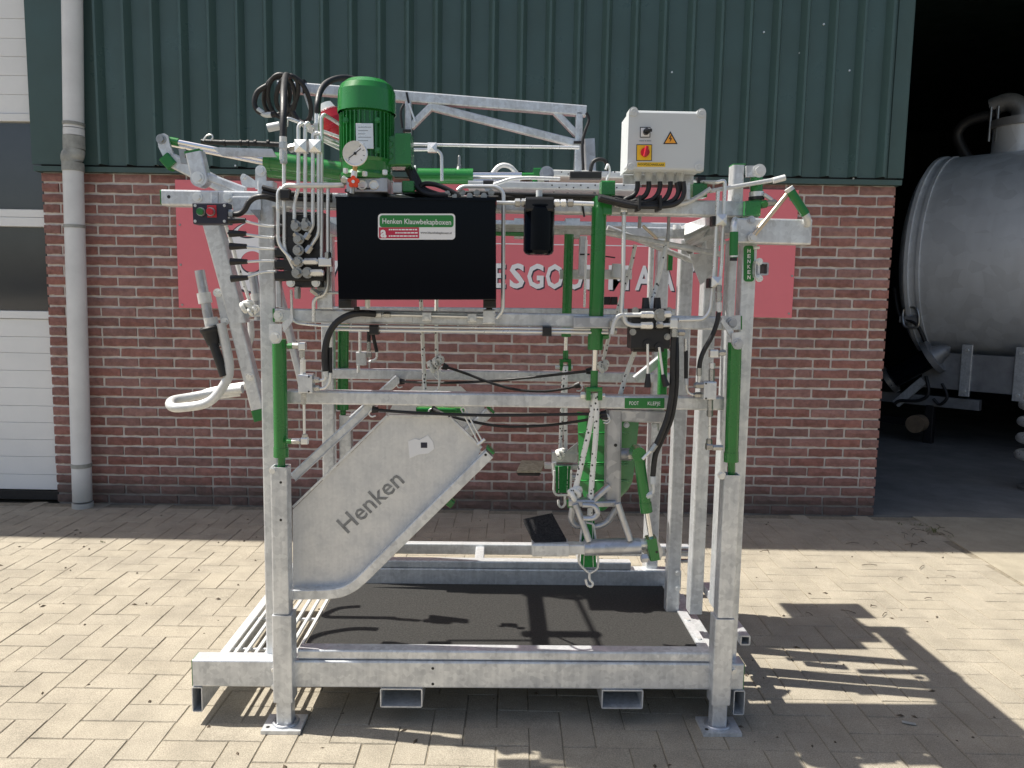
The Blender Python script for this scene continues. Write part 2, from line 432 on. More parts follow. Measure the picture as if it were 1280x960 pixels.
# roof, eave and the shed's shell
SHX = 9.5; DEEP = 13.0
MB().box((-9, -.03, HW), (SHX, DEEP, HW + .12)).build('roof', TRIM, barn)
MB().box((-9, -.27, HW + .02), (SHX, -.031, HW + .14)).build('eave_gutter', TRIM, barn)
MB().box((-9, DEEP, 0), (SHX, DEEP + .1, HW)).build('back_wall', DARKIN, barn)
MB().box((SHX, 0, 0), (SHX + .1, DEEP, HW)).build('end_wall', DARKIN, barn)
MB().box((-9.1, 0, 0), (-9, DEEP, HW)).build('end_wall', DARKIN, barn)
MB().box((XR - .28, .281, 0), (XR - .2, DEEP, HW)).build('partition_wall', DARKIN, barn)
MB().box((6.8, 0, 0), (SHX, .25, HW)).build('front_wall', TRIM, barn)
MB().box((XR + .031, 0, 4.3), (6.8, .25, HW)).build('door_lintel', TRIM, barn)
# sectional door on the left
DX0, DX1 = -6.2, XL - .012
door = MB().box((DX0, .075, .04), (DX1, .1, 4.4)).build('sectional_door', DOORM, barn)
def zl(py): return wp(30, py).z
def panel(z0, z1, y=.06, name='door_panel', m=DOORM): return MB().beam(((DX0+DX1)/2 - (DX1-DX0)/2, y, (z0+z1)/2), (DX1, y, (z0+z1)/2), z1-z0, .03, r=.002).build(name, m, door)
grooves = [614, 595, 572.5, 551, 529.5, 508.5, 486, 464, 442, 421.5, 399]
for a, b in zip(grooves, grooves[1:]): panel(zl(a) + .0008, zl(b) - .0008)
panel(zl(398.5), zl(389), .05, 'window_rail')
MB().box((DX0, .06, zl(388)), (DX1 - .02, .07, zl(283.5))).build('window_pane', GLASS, door)
panel(zl(282.5), zl(271), .05, 'window_rail'); panel(zl(270.5), zl(261), .052, 'window_rail')
MB().box((DX0, .06, zl(260)), (DX1 - .02, .07, zl(151.5))).build('window_pane', GLASS, door)
panel(zl(150), zl(140.5), .05, 'window_rail')
g2 = [140, 116, 92, 68, 45, 20, -5, -30, -55, -80, -105]
for a, b in zip(g2, g2[1:]): panel(zl(a) + .0008, zl(b) - .0008)
MB().box((DX0, .03, .012), (DX1, .09, zl(615))).build('rubber_seal', RUBBER, door)
MB().box((DX0 - 2.8, 0, 0), (DX0, .25, HW)).build('front_wall', TRIM, barn)
MB().box((DX0 + .001, .02, 4.41), (XL - .05, .25, HW)).build('door_lintel', TRIM, barn)
# downpipe
def pipe_pt(px, py): return wp(px, py, .09)
pr = .056
dp = MB()
a, b = pipe_pt(86, -300), pipe_pt(91.5, 160)
dp.cyl((a.x, -.085, a.z), (b.x, -.085, b.z), pr, n=28)
dpo = dp.build('downpipe', PVC, barn)
def seg(p, q, r, name='pipe_section', m=PVC):
    return MB().cyl((p.x, -.085, p.z), (q.x, -.085, q.z), r, n=28).build(name, m, dpo)
seg(pipe_pt(91.5, 153), pipe_pt(91.5, 157), pr + .004, 'pipe_collar', PVCD)
seg(pipe_pt(91.8, 170), pipe_pt(92, 186), pr + .003, 'pipe_collar', PVCD); seg(pipe_pt(91.6, 161), pipe_pt(91.8, 169.5), pr + .001)
k0, k1 = pipe_pt(92, 187), pipe_pt(90.5, 203)
MB().tube([(k0.x, -.085, k0.z + .0), (k0.x - .003, -.088, k0.z - .03), (k1.x - .004, -.09, k1.z + .03), (k1.x, -.085, k1.z)], pr + .002, 24).build('pipe_elbow', PVCD, dpo)
seg(pipe_pt(90.5, 203.5), pipe_pt(90.8, 214), pr + .004, 'pipe_collar', PVCD)
seg(pipe_pt(90.8, 214), pipe_pt(102.5, 626), pr)
seg(pipe_pt(92.6, 281), pipe_pt(92.8, 285), pr + .003, 'pipe_bracket', PVCD)
seg(pipe_pt(101.2, 579), pipe_pt(101.4, 584), pr + .003, 'pipe_bracket', PVCD)
q = pipe_pt(103, 630); MB().cyl((q.x, -.085, -.02), (q.x, -.085, pipe_pt(103, 632).z + .02), pr + .005, n=28).build('pipe_socket', PVC, dpo)
# ---------------------------------------------------------------- red company sign on the wall
sgn = empty('company_sign', 'faded red company sign with white capitals screwed to the brick wall', 'sign', B0)
SY = -.02
def sq(pts, y, name, m, th=.0):
    b = MB(); P = [wp(px, py, -y) for px, py in pts]
    for p in P: p.y = y
    return b.prism(P, None, Vector((0, th or .002, 0))).build(name, m, sgn)
tl, br = wp(219, 219, .02), wp(994, 399, .02); trr = wp(997, 240, .02)
sx0, sx1 = wp(221, 300, .02).x, wp(994, 320, .02).x; sz1, sz0 = (wp(219, 219, .02).z*0 + trr.z + .012), wp(600, 391, .02).z
MB().box((sx0, SY, sz0), (sx1, -.002 - .004, sz1)).build('sign_panel', SIGNR, sgn)
for px, py in ((225, 281), (226, 331), (228, 381), (990, 345), (986, 392), (988, 250)):
    p = wp(px, py, .02); MB().cyl((p.x, SY, p.z), (p.x, SY - .004, p.z), .007, n=8).build('screw', STEELD, sgn)
lz0, lz1 = wp(640, 359, .02), wp(640, 332, .02); lh = (lz1.z - lz0.z)*1.05
def letter(ch, px, w=None):
    p = wp(px, 359 + .0167*(px-640), .02); 
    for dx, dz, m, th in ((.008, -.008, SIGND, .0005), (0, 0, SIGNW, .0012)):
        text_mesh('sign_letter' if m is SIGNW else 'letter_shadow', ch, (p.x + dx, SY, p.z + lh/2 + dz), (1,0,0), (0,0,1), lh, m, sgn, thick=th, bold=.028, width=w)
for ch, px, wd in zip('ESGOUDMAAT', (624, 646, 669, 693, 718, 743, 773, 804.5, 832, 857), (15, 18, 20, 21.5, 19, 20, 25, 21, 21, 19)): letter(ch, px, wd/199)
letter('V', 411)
p0, p1 = wp(412, 301, .02), wp(880, 309, .02)
MB().box((p0.x, SY - .0013, (p0.z+p1.z)/2 - .003), (p1.x, SY - .0003, (p0.z+p1.z)/2 + .003)).build('sign_line', SIGNW, sgn)
def ell(cx, cy, rx, ry, m, lay, name, tilt=0):
    P = []
    for k in range(36):
        t = 2*math.pi*k/36; X = rx*math.cos(t); Z = ry*math.sin(t)
        p = wp(cx + X*math.cos(tilt) - Z*math.sin(tilt), cy + X*math.sin(tilt) + Z*math.cos(tilt), .02); p.y = SY - .0004*lay; P.append(p)
    MB().add(P, [tuple(range(36))]).build(name, m, sgn)
ell(314, 322, 36, 45, SIGND, 1, 'logo_outline'); ell(314, 321, 34, 43, SIGNW, 2, 'logo_oval')
ell(318, 286, 22, 10.5, SIGND, 3, 'logo_outline', -.3); ell(318, 285, 21, 9.5, SIGNR, 4, 'logo_swirl', -.3)
ell(315, 328, 14.5, 14, SIGND, 3, 'logo_outline', -.3); ell(315, 327, 13.5, 13, SIGNR, 4, 'logo_swirl', -.3)
# ---------------------------------------------------------------- ground
G = 120
gr = MB().add([(-G,-G,-.02),(G,-G,-.02),(G,G,-.02),(-G,G,-.02)], [(0,1,2,3)]).build('ground', JOINT, center=False); gr['kind'] = 'structure'
pav = MB().box((-7, -1.0, -.019), (7, YW - .001, -.0032)).build('pavement', JOINT, center=False); pav['kind'] = 'structure'
gap = .0024
def paver_mesh(seed, vert):
    rr = random.Random(seed); a, b = (.1, .05) if not vert else (.05, .1)
    a -= gap/2; b -= gap/2; j = lambda s: rr.uniform(-s, s)
    c = .0018; vs = []
    for X, Y in ((-a,-b),(a,-b),(a,b),(-a,b)): vs.append((X + j(.0012), Y + j(.0012), -.0026))
    for (X, Y, Z) in vs[:4]: vs.append((X - math.copysign(c, X), Y - math.copysign(c, Y), j(.0006)))
    for (X, Y, Z) in vs[:4]: vs.append((X, Y, -.03))
    return vs, [(4,5,6,7)] + [(i,(i+1)%4,4+(i+1)%4,4+i) for i in range(4)] + [(8+i,8+(i+1)%4,(i+1)%4,i) for i in range(4)]
PM = {}
for v in (0, 1):
    for i in range(8):
        vs, fs = paver_mesh(i + 20*v, v); me = bpy.data.meshes.new('paver'); me.from_pydata(vs, [], fs); me.update(); me.materials.append(PAVER); PM[v, i] = (me, vs, fs)
# concrete apron boundary
A1, A2 = ground(1150, 652), ground(1290, 738)
def in_apron(x, y): return x > A1.x + (y - A1.y)*(A2.x - A1.x)/(A2.y - A1.y)
pv = []; rp = random.Random(5); PX0 = -.03; PY0 = ground(100, 900.6).y
for i in range(-58, 59):
    for jn in range(-30, 42):
        t = (i - jn) % 4
        if t not in (0, 3): continue
        x, y = PX0 + i*.1, PY0 + jn*.1
        cx, cy, v = (x + .1, y + .05, 0) if t == 0 else (x + .05, y + .1, 1)
        if cy > YW - .04 or cy < .3: continue
        if in_apron(cx, cy): continue
        pv.append((cx, cy, v))
def pscore(p):
    X, Y = proj((p[0], p[1], 0))
    if not (0 < X < 1280 and Y < 985): return -1
    return 1/(p[1]) + (-.2 if 345 < X < 900 and 700 < Y < 880 else 0)
pv.sort(key=pscore, reverse=True)
rest = MB()
for i, (x, y, v) in enumerate(pv):
    me, vs, fs = PM[v, rp.randrange(8)]; dz = rp.uniform(-.0012, .0008); tx, ty = rp.uniform(-.006, .006), rp.uniform(-.006, .006)
    if i < 300:
        o = bpy.data.objects.new('paver', me); COL.objects.link(o); o.parent = pav; o.location = (x, y, dz); o.rotation_euler = (tx, ty, rp.uniform(-.008, .008))
    else: rest.add([(x+p[0], y+p[1], p[2]+dz+ty*-p[0]+tx*p[1]) for p in vs], fs)
rest.build('paver_remainder', PAVER, pav, kind='stuff', center=False)
ap = MB(); dirn = (A2 - A1)
e0 = A1 - dirn*((YW - .0 - A1.y)/-dirn.y) if False else A1 + dirn*((YW - A1.y)/dirn.y); e1 = A1 + dirn*((.5 - A1.y)/dirn.y)
ap.prism([Vector((e0.x, e0.y, -.03)), Vector((e1.x, e1.y, -.03)), Vector((12, .5, -.03)), Vector((12, YW, -.03))], None, Vector((0,0,.034)))
apo = ap.build('concrete_apron', CONC, center=False); apo['kind'] = 'structure'
fl = MB().box((XR - .2, YW + .002, -.05), (9.5, YW + 13, .006)).build('shed_floor', FLOOR, center=False); fl['kind'] = 'structure'
# ---------------------------------------------------------------- slurry tanker in the shed
TA = math.radians(-46); C0 = Vector((4.36, 7.95, 0))
tk = empty('slurry_tanker', 'large dull galvanized slurry tanker parked in the dark shed', 'tanker', C0, TA)
R = 1.0; ZC_ = 1.8; ax = Vector((1, 0, 0))
prof = [(-.2, .001)] + [(-.2*math.cos(t), R*math.sin(t)*.985) for t in [math.pi/2*k/9 for k in range(1, 10)]] + [(0, R + .02), (.035, R + .02), (.036, R), (.1, R), (.101, R + .012), (.13, R + .012), (.131, R), (3.4, R), (3.55, .001)]
tank = MB().lathe((0, 0, ZC_), ax, prof, 64).build('tank', TANKM, tk)
MB().cyl((.62, 0, ZC_ + R - .06), (.62, 0, ZC_ + R + .22), .24, n=28).build('manhole_neck', TANKM, tk)
MB().cyl((.62, 0, ZC_ + R + .22), (.62, 0, ZC_ + R + .29), .28, n=28).build('manhole_lid', TANKF, tk)
MB().tube([(.62, -.05, ZC_+R+.29), (.6, -.05, ZC_+R+.4), (.5, -.05, ZC_+R+.47), (.36, -.05, ZC_+R+.44)], .085, 16).build('elbow_pipe', TANKF, tk)
MB().tube([(.42, -.1, ZC_+R+.36), (.2, -.12, ZC_+R+.33), (.1, -.12, ZC_+R+.22), (.16, -.1, ZC_+R+.05), (.27, -.08, ZC_+R-.12)], .05, 12).build('overflow_hose', RUBBER, tk)
for k in range(2): MB().cyl((.39 + .06*k, -.16, ZC_+R+.1), (.39 + .06*k, -.16, ZC_+R+.42), .014, n=8).build('lid_clamp', STEELD, tk)
for h in (.55, .95): MB().box((h, -R*.86, ZC_ + .42), (h + .12, -R*.83, ZC_ + .47)).build('tank_lug', TANKF, tk)
yb = -.62
MB().beam((.12, yb, .72), (3.2, yb, .72), .34, .09).build('chassis_beam', TANKF, tk)
MB().beam((.12, .62, .72), (3.2, .62, .72), .34, .09).build('chassis_beam', TANKF, tk)
for h in (.5, .93, 1.6): 
    s_ = MB().beam((h, yb - .06, .5), (h, yb - .06, .98), .09, .03).build('chassis_strap', GALV, tk)
    for z in (.55, .93): MB().cyl((h, yb - .075, z), (h, yb - .09, z), .016, n=6).build('bolt', ZINC, s_)
MB().cyl((-.12, -.75, .62), (.22, -.72, .86), .1, n=20).build('hydraulic_cylinder', BLACKG, tk)
MB().lathe((.2, -.72, .84), (.8, .1, .55), [(0, .001), (0, .17), (.05, .17), (.05, .1), (.16, .05), (.2, .001)], 20).build('pipe_flange', TANKF, tk)
MB().cyl((-.16, -.76, .59), (-.12, -.75, .62), .14, n=20).build('flange_ring', STEELD, tk)
MB().beam((-.35, -.6, .42), (.62, -.6, .42), .1, .08).build('drawbar', TANKF, tk)
MB().beam((-.1, -.66, .36), (.14, -.66, .62), .08, .05).build('drawbar_stay', GALV, tk)
MB().tube([(.16, -.68, .66), (.2, -.7, .5), (.12, -.7, .42), (-.05, -.7, .4), (-.1, -.7, .36)], .016, 8).build('hose', RUBBER, tk)
MB().tube([(.3, -.66, .6), (.36, -.68, .48), (.3, -.68, .4), (.24, -.68, .45)], .014, 8).build('hose', RUBBER, tk)
MB().beam((-.22, -.66, .2), (.12, -.7, .2), .07, .07).build('jack_arm', BLACK, tk)
MB().cyl((.13, -.8, .2), (.13, -.66, .2), .085, n=20).build('jack_roller', RUST, tk)
MB().beam((.2, -.6, 0), (.2, -.6, .38), .08, .08).build('parking_stand', BLACK, tk)
MB().beam((-.05, -.85, 1.2), (.12, -.85, 1.2), .06, .06).build('valve_body', TANKF, tk)
MB().tube([(-.14, -.8, 1.5), (-.06, -.85, 1.24), (.1, -.87, 1.16), (.18, -.84, 1.0)], .018, 8).build('hose', RUBBER, tk)
MB().tube([(-.02, -.86, 1.3), (.1, -.88, 1.3), (.12, -.88, 1.14), (0, -.88, 1.14)], .014, 8, True).build('valve_handle', STEELD, tk)
for y in (-1.0, 1.0):
    w = MB().lathe((2.4, y - .25, .75), (0, 1, 0), [(0, .35), (.02, .68), (.08, .75), (.42, .75), (.48, .68), (.5, .35)], 40).build('tyre', RUBBER, tk)
    MB().lathe((2.4, y - .2, .75), (0, 1, 0), [(0, .001), (.02, .36), (.38, .36), (.4, .001)], 32).build('rim', TANKF, tk)
MB().cyl((2.4, -.8, .75), (2.4, .8, .75), .07, n=12).build('axle', TANKF, tk)
# ringed steel roller standing just inside the door opening
pk = ground(1307, 618); pk.y += .1
roll = empty('packer_roller', 'upright steel ring roller at the door opening of the shed', 'roller', pk)
MB().cyl((0, 0, .01), (0, 0, .8), .04, n=12).build('shaft', STEELD, roll)
MB().lathe((0, 0, .006), (0, 0, 1), [(0, .001), (0, .12), (.02, .12), (.02, .001)], 16).build('base_disc', STEELD, roll)
for k in range(4): 
    r_ = MB().torus((0, 0, .26 + .122*k), (0, 0, 1), .125, .034, 24, 12).build('ring', ZINC, roll)
    MB().cyl((0, 0, .25 + .122*k), (0, 0, .27 + .122*k), .11, n=16).build('disc', STEELD, r_)
# small litter and weeds
rd = random.Random(11); db = MB()
for k in range(150):
    px, py = rd.uniform(0, 1280), (rd.uniform(640, 960) if k % 3 else rd.uniform(650, 760))
    p = ground(px, py); 
    if p.y > YW - .05: continue
    s = rd.uniform(.002, .0065); a = rd.uniform(0, 6.3); l = s*rd.uniform(1, 3)
    d = Vector((math.cos(a), math.sin(a), 0)); e = Vector((-math.sin(a), math.cos(a), 0))
    q = Vector((p.x, p.y, .001))
    db.add([q-d*l, q-e*s, q+d*l, q+e*s, q+Vector((0,0,s))], [(0,1,4),(1,2,4),(2,3,4),(3,0,4)])
for k in range(28):
    p = ground(rd.uniform(940, 1200), rd.uniform(655, 770)) if k % 2 else ground(rd.uniform(1130, 1190), rd.uniform(655, 690))
    a = rd.uniform(0, 3.1); l = rd.uniform(.012, .04); d = Vector((math.cos(a), math.sin(a), 0))*l
    db.tube([(p.x - d.x, p.y - d.y, .006), (p.x, p.y + .004, .009), (p.x + d.x, p.y + d.y, .006)], .0016, 5)
o = db.build('ground_litter', DEB, kind='stuff', center=False); tag(o, 'dry twigs and crumbs scattered over the paving', 'litter')
gb = MB()
for px, py, n, s in ((1168, 664, 26, .05), (1150, 657, 14, .035), (1190, 672, 12, .03), (128, 678, 14, .018), (1125, 655, 8, .025)):
    c = ground(px, py)
    for k in range(n):
        a = rd.uniform(0, 6.3); r = rd.uniform(0, s); q = c + Vector((math.cos(a)*r*1.6, math.sin(a)*r*.7, 0)); l = rd.uniform(.4, 1)*s*.7
        t = Vector((rd.uniform(-1, 1), rd.uniform(-1, 1), 1.1)).normalized()*l; w = Vector((math.cos(a+1), math.sin(a+1), 0))*.0025
        gb.add([q-w, q+w, q+t*.6+w*.7, q+t], [(0,1,2,3)])
o = gb.build('weeds', GRASS, kind='stuff', center=False); tag(o, 'small weeds in the joint beside the concrete apron', 'weeds')
p = ground(1136, 905)
o = MB().box((-.02, -.007, 0), (.02, .007, .0015)).build('paper_scrap', PVCD); o.location = (p.x, p.y, .004); o.rotation_euler = (0, 0, -.35)
tag(o, 'small white printed paper scrap lying on the shaded paving', 'litter')
# ---------------------------------------------------------------- hoof trimming crush
FL_, FR_ = ground(352, 900), ground(899, 903)
YAW = math.atan2(FR_.y - FL_.y, FR_.x - FL_.x)
UD = Vector((math.cos(YAW), math.sin(YAW), 0)); VD = Vector((-math.sin(YAW), math.cos(YAW), 0))
ROOT = FL_ - VD*.03
def P(px, py, v=0.):
    w = hit(px, py, ROOT + VD*v, VD) - ROOT
    return Vector((w.dot(UD), w.dot(VD), w.z))
def PX(v=0.): return (P(641, 420, v) - P(640, 420, v)).x
print('machine', ROOT, math.degrees(YAW), 'px/m', 1/PX(0), 'rail z', P(640, 400).z, 'top z', P(640, 255).z)
K = empty('hoof_trimming_crush', 'galvanized and green hydraulic cattle hoof trimming crush standing on the pavers', 'cattle crush', ROOT, YAW)
def bar(name, x0, y0, x1, y1, w, v, dep, m=GALV, par=K, hollow=0, r=.005):
    a, b = P(x0, y0, v), P(x1, y1, v); o = Vector((0, dep/2, 0))
    return MB().beam(a + o, b + o, w*PX(v), dep, r=r, hollow=hollow).build(name, m, par)
def post(name, x0, y0, x1, y1, w, v, dep, z0=None, m=GALV, par=K, hollow=0):
    """upright: mean x of the two ends so that it stands plumb"""
    a, b = P(x0, y0, v), P(x1, y1, v); u = (a.x + b.x)/2; o = dep/2
    return MB().beam((u, v+o, b.z if z0 is None else z0), (u, v+o, a.z), w*PX(v), dep, hollow=hollow).build(name, m, par)
def blk(name, x0, y0, x1, y1, v, dep, m, par=K, r=.004):
    """block with pixel corners of its front face"""
    a, b = P(x0, (y0+y1)/2, v), P(x1, (y0+y1)/2, v); o = Vector((0, dep/2, 0))
    return MB().beam(a + o, b + o, abs(y1-y0)*PX(v), dep, r=r).build(name, m, par)
def rodc(name, x0, y0, x1, y1, r, v, m, par=K, v1=None, n=16):
    return MB().cyl(P(x0, y0, v), P(x1, y1, v if v1 is None else v1), r*PX(v), n=n).build(name, m, par)
def pipe(name, pts, r, v, m=ZINC, par=K, fil=.016, curve=False, n=10):
    Q = [P(p[0], p[1], p[2] if len(p) > 2 else v) for p in pts]
    if curve: return MB().tube(Q, r*PX(v), n).build(name, m, par)
    return MB().tube(rounded(Q, fil), r*PX(v), n, sub=False).build(name, m, par)
def bolt(px, py, v, r=3.5, m=ZINC, par=K, h=.008, name='bolt'):
    p = P(px, py, v); b = MB().cyl(p, p - Vector((0, h*.35, 0)), r*1.5*PX(v), n=14).cyl(p, p - Vector((0, h, 0)), r*PX(v), n=6, smooth=False)
    return b.build(name, m, par)
def hole(px, py, v, r=2., par=K):
    p = P(px, py, v); return MB().cyl(p + Vector((0, .003, 0)), p - Vector((0, .0006, 0)), r*PX(v), n=12).build('bolt_hole', BLACK, par)
def nut(x0, y0, x1, y1, r, v, m=FITT, par=K, name='pipe_fitting'):
    a, b = P(x0, y0, v), P(x1, y1, v); d = b - a
    return MB().cyl(a, b, r*PX(v), n=6, smooth=False).cyl(a + d*.15, b + d*.12, r*.78*PX(v), n=10).cyl(a - d*.14, b - d*.2, r*.7*PX(v), n=10).build(name, m, par)
def plate(name, pts, v, th, m=GALV, par=K):
    return MB().prism([P(x, y, v) for x, y in pts], None, Vector((0, th, 0))).build(name, m, par)
def tri_clamp(px, py, s, v, par=K):
    """pipe clamp with pressed pyramid cover"""
    a = P(px, py, v); h = s*PX(v)/2
    c = MB().box((a.x-h, v, a.z-h), (a.x+h, v+.025, a.z+h)); q = [(a.x-h, v-.0005, a.z-h), (a.x+h, v-.0005, a.z-h), (a.x+h, v-.0005, a.z+h), (a.x-h, v-.0005, a.z+h), (a.x, v-.012, a.z-h*.2)]
    c.add(q, [(0,1,4),(1,2,4),(2,3,4),(3,0,4)]); return c.build('pipe_clamp', ZINC, par)
def rrect(name, x0, y0, x1, y1, rad, v, th, m, par):
    pts = []
    for cx, cy, a0 in ((x1-rad, y0+rad, -90), (x1-rad, y1-rad, 0), (x0+rad, y1-rad, 90), (x0+rad, y0+rad, 180)):
        for k in range(5): t = math.radians(a0 + 22.5*k); pts.append((cx + rad*math.cos(t), cy + rad*math.sin(t)))
    return plate(name, pts[::-1], v, th, m, par)
NV, FV = .03, .86      # near and far frame planes
# ---- base
zt = P(640, 829, .0).z; zb = P(640, 862, .0).z
ul, ur = P(240, 845).x, P(930, 845).x
rail = MB().beam((ul, .035, (zt+zb)/2), (ur, .035, (zt+zb)/2), zt-zb, .06).build('base_rail', GALV, K)
for u, s in ((ul, -1), (ur, 1)): MB().box((u + s*.0005, .006, zb+.002), (u + s*.003, .064, zt-.002)).build('end_cap', GREENP, rail)
for px in (541,):
    for py in (835.5, 855): hole(px, py, .005, 1.9, rail)
for py in (837, 858): bolt(342.5, py, .005, 2.6, par=rail)
bolt(917, 838, .005, 3, par=rail)
ll = P(372, 820, .012).x; lr = P(893, 820, .012).x; zs = P(640, 815, .012).z
MB().beam((ll, .037, (zt+zs)/2 + .0015), (lr, .037, (zt+zs)/2 + .0015), zs-zt, .05).build('mat_edge_rail', GALV, K)
ZM = zb + .022     # walking surface
def ZP(px, py, z):
    w = ground(px, py, z) - ROOT; return Vector((w.dot(UD), w.dot(VD), z))
frl = MB().beam((ul, FV, (zt+zb)/2), (ur, FV, (zt+zb)/2), zt-zb, .06).build('base_rail', GALV, K)
MB().beam((ll, FV, (zt+zs)/2 + .0015), (lr - .12, FV, (zt+zs)/2 + .0015), zs-zt, .05).build('mat_edge_rail', GALV, K)
MB().beam((P(470, 690, 1.1).x, 1.1, zs - .03), (P(860, 690, 1.1).x, 1.1, zs - .03), .05, .04).build('outer_side_rail', GALV, K)
for u in (-.05, .35, .8): MB().beam((P(470, 690, 1.1).x + .12 + u, FV + .031, zs - .035), (P(470, 690, 1.1).x + .12 + u, 1.08, zs - .035), .04, .04, ref=Vector((0,0,1))).build('rail_bracket', GALV, K)
for x0, x1 in ((475, 528), (752, 804)):
    a, b = P(x0, 873, .003).x, P(x1, 873, .003).x; z1 = zb - .001; z0 = P(500, 884.5, .003).z
    MB().beam(((a+b)/2, .003, (z0+z1)/2), ((a+b)/2, .80, (z0+z1)/2), z1-z0, b-a, ref=Vector((1,0,0)), hollow=.004).build('fork_pocket', GALV, K)
for x0, x1 in ((240, 253), (917, 931)):
    a, b = P(x0, 876, .004).x, P(x1, 876, .004).x; z1 = zb - .001; z0 = P(246, 890, .004).z
    MB().beam(((a+b)/2, .004, (z0+z1)/2), ((a+b)/2, .8, (z0+z1)/2), z1-z0, b-a, ref=Vector((1,0,0)), hollow=.003).build('cross_tube', GALV, K)
# rubber mat and slatted grate
mu0, mu1 = ZP(404, 765, ZM).x, ZP(884, 806, ZM).x
MB().prism([Vector((mu0, .064, ZM-.02)), Vector((mu1, .064, ZM-.02)), Vector((mu1, FV-.032, ZM-.02)), Vector((mu0, FV-.032, ZM-.02))], None, Vector((0,0,.02))).build('rubber_mat', MATR, K)
MB().box((mu0-.005, .066, zb-.003), (mu1+.03, FV-.034, zb+.0015)).build('deck_plate', GALV, K)
su = ZP(858, 775, ZM).x
st = MB().box((su-.018, .068, ZM+.0005), (su+.018, FV-.04, ZM+.006)).build('mat_strip', GALV, K)
for k in range(4): MB().cyl((su, .15+.16*k, ZM+.006), (su, .15+.16*k, ZM+.011), .01, n=10).build('bolt', ZINC, st)
nsl = 8
for k in range(nsl):
    us = ZP(300, 790, ZM).x; u = us + (mu0 - .012 - us)*k/(nsl-1); w = .03 if k == 0 else .0125
    MB().beam((u, .066, ZM-.005), (u, FV-.032, ZM-.005), .01, w, ref=Vector((1,0,0)), r=.003).build('grate_slat', GALVW, K)
for v in (.25, .5): MB().beam((ul+.03, v, ZM-.017), (mu0, v, ZM-.017), .012, .012, ref=Vector((0,1,0))).build('grate_cross_bar', GALV, K)
bb = P(932, 799, .15); MB().beam((bb.x-.004, .14, bb.z), (bb.x-.004, .62, bb.z), .034, .034, ref=Vector((0,0,1)), hollow=.005).build('door_sill_tube', GALV, K)
MB().beam((bb.x-.06, .3, bb.z-.03), (bb.x+.01, .3, bb.z-.03), .03, .03).build('sill_bracket', GALV, K)
# ---- telescopic corner legs
for nm, xa_, xb_, wl in (('l', 354, 356, 1), ('r', 909, 906, -1)):
    u = (P(352.5, 680).x if nm == 'l' else P(908.5, 680).x)
    lo = MB().beam((u + .003*wl, 0, .09), (u + .003*wl, 0, P(350, 770, -.03).z), .060, .060).build('leg_sleeve', GALV, K)
    up = MB().beam((u, 0, P(350, 769, -.03).z), (u, 0, P(350, 585 if nm == 'l' else 588, -.03).z), .05, .05, hollow=.004).build('leg_tube', GALV, K)
    ft = MB().beam((u + .003*wl, 0, .01), (u + .003*wl, 0, .1), .047, .047).build('foot_stub', GALV, K)
    pl = MB().prism([Vector((u-.06, -.052, .0005)), Vector((u+.06, -.052, .0005)), Vector((u+.06, .045, .0005)), Vector((u-.06, .045, .0005))], None, Vector((0,0,.011))).build('foot_plate', GALV, K)
    MB().cyl((u-.044, -.03, .0117), (u-.044, -.03, .0121), .006, n=12).build('bolt_hole', BLACK, pl)
    MB().torus((u + .003*wl, 0, .013), (0,0,1), .036, .006, 16, 6).build('weld_bead', GALVD, ft)
    if nm == 'l':
        for py in (603, 650): hole(351, py, -.025, 1.7, up)
    bolt(341.5 if nm == 'l' else 902, 588 if nm == 'l' else 594, -.02, 3.6, par=up)
# far legs
for x, y0 in ((430.5, 520), (820, 524)):
    a = P(x, y0, FV + .03); MB().beam((a.x, FV+.065, .09), (a.x, FV+.065, a.z), .05, .05).build('leg_tube', GALV, K)
    MB().box((a.x-.06, FV+.02, .0005), (a.x+.06, FV+.115, .012)).build('foot_plate', GALV, K); MB().beam((a.x, FV+.065, .012), (a.x, FV+.065, .09), .045, .045).build('foot_stub', GALV, K)
# ---- main uprights
pl_ = P(341, 640, .045); pr_ = P(926, 600, .06)
ztop = P(640, 250, .05).z
MB().beam((P(333, 330, .05).x, .075, zb+.01), (P(333, 330, .05).x, .075, P(333, 226, .05).z), .047, .05).build('main_post', GALV, K)
MB().beam((P(933.5, 400, .04).x, .066, zb+.01), (P(933.5, 400, .04).x, .066, P(933, 252, .04).z), .044, .05).build('main_post', GALV, K)
post('main_post', 409, 275, 409, 600, 15, FV, .05, zb + .02); post('main_post', 825, 280, 825, 600, 15, FV, .05, zb + .02)
# gate bars at the head end
post('gate_bar', 855, 300, 846.5, 740, 17, .56, .05, ZM - .01)
post('gate_bar', 879.5, 296, 881, 768, 17, .38, .06, P(880, 768, .38).z)
post('gate_bar', 912, 300, 905, 700, 10, .3, .06, P(905, 760, .3).z)
for y in (735, 716): bolt(847, y, .56, 2.6)
for y in (690, 702): bar('gate_hinge', 832, y, 874, y, 4, .6, .02, STEELD)
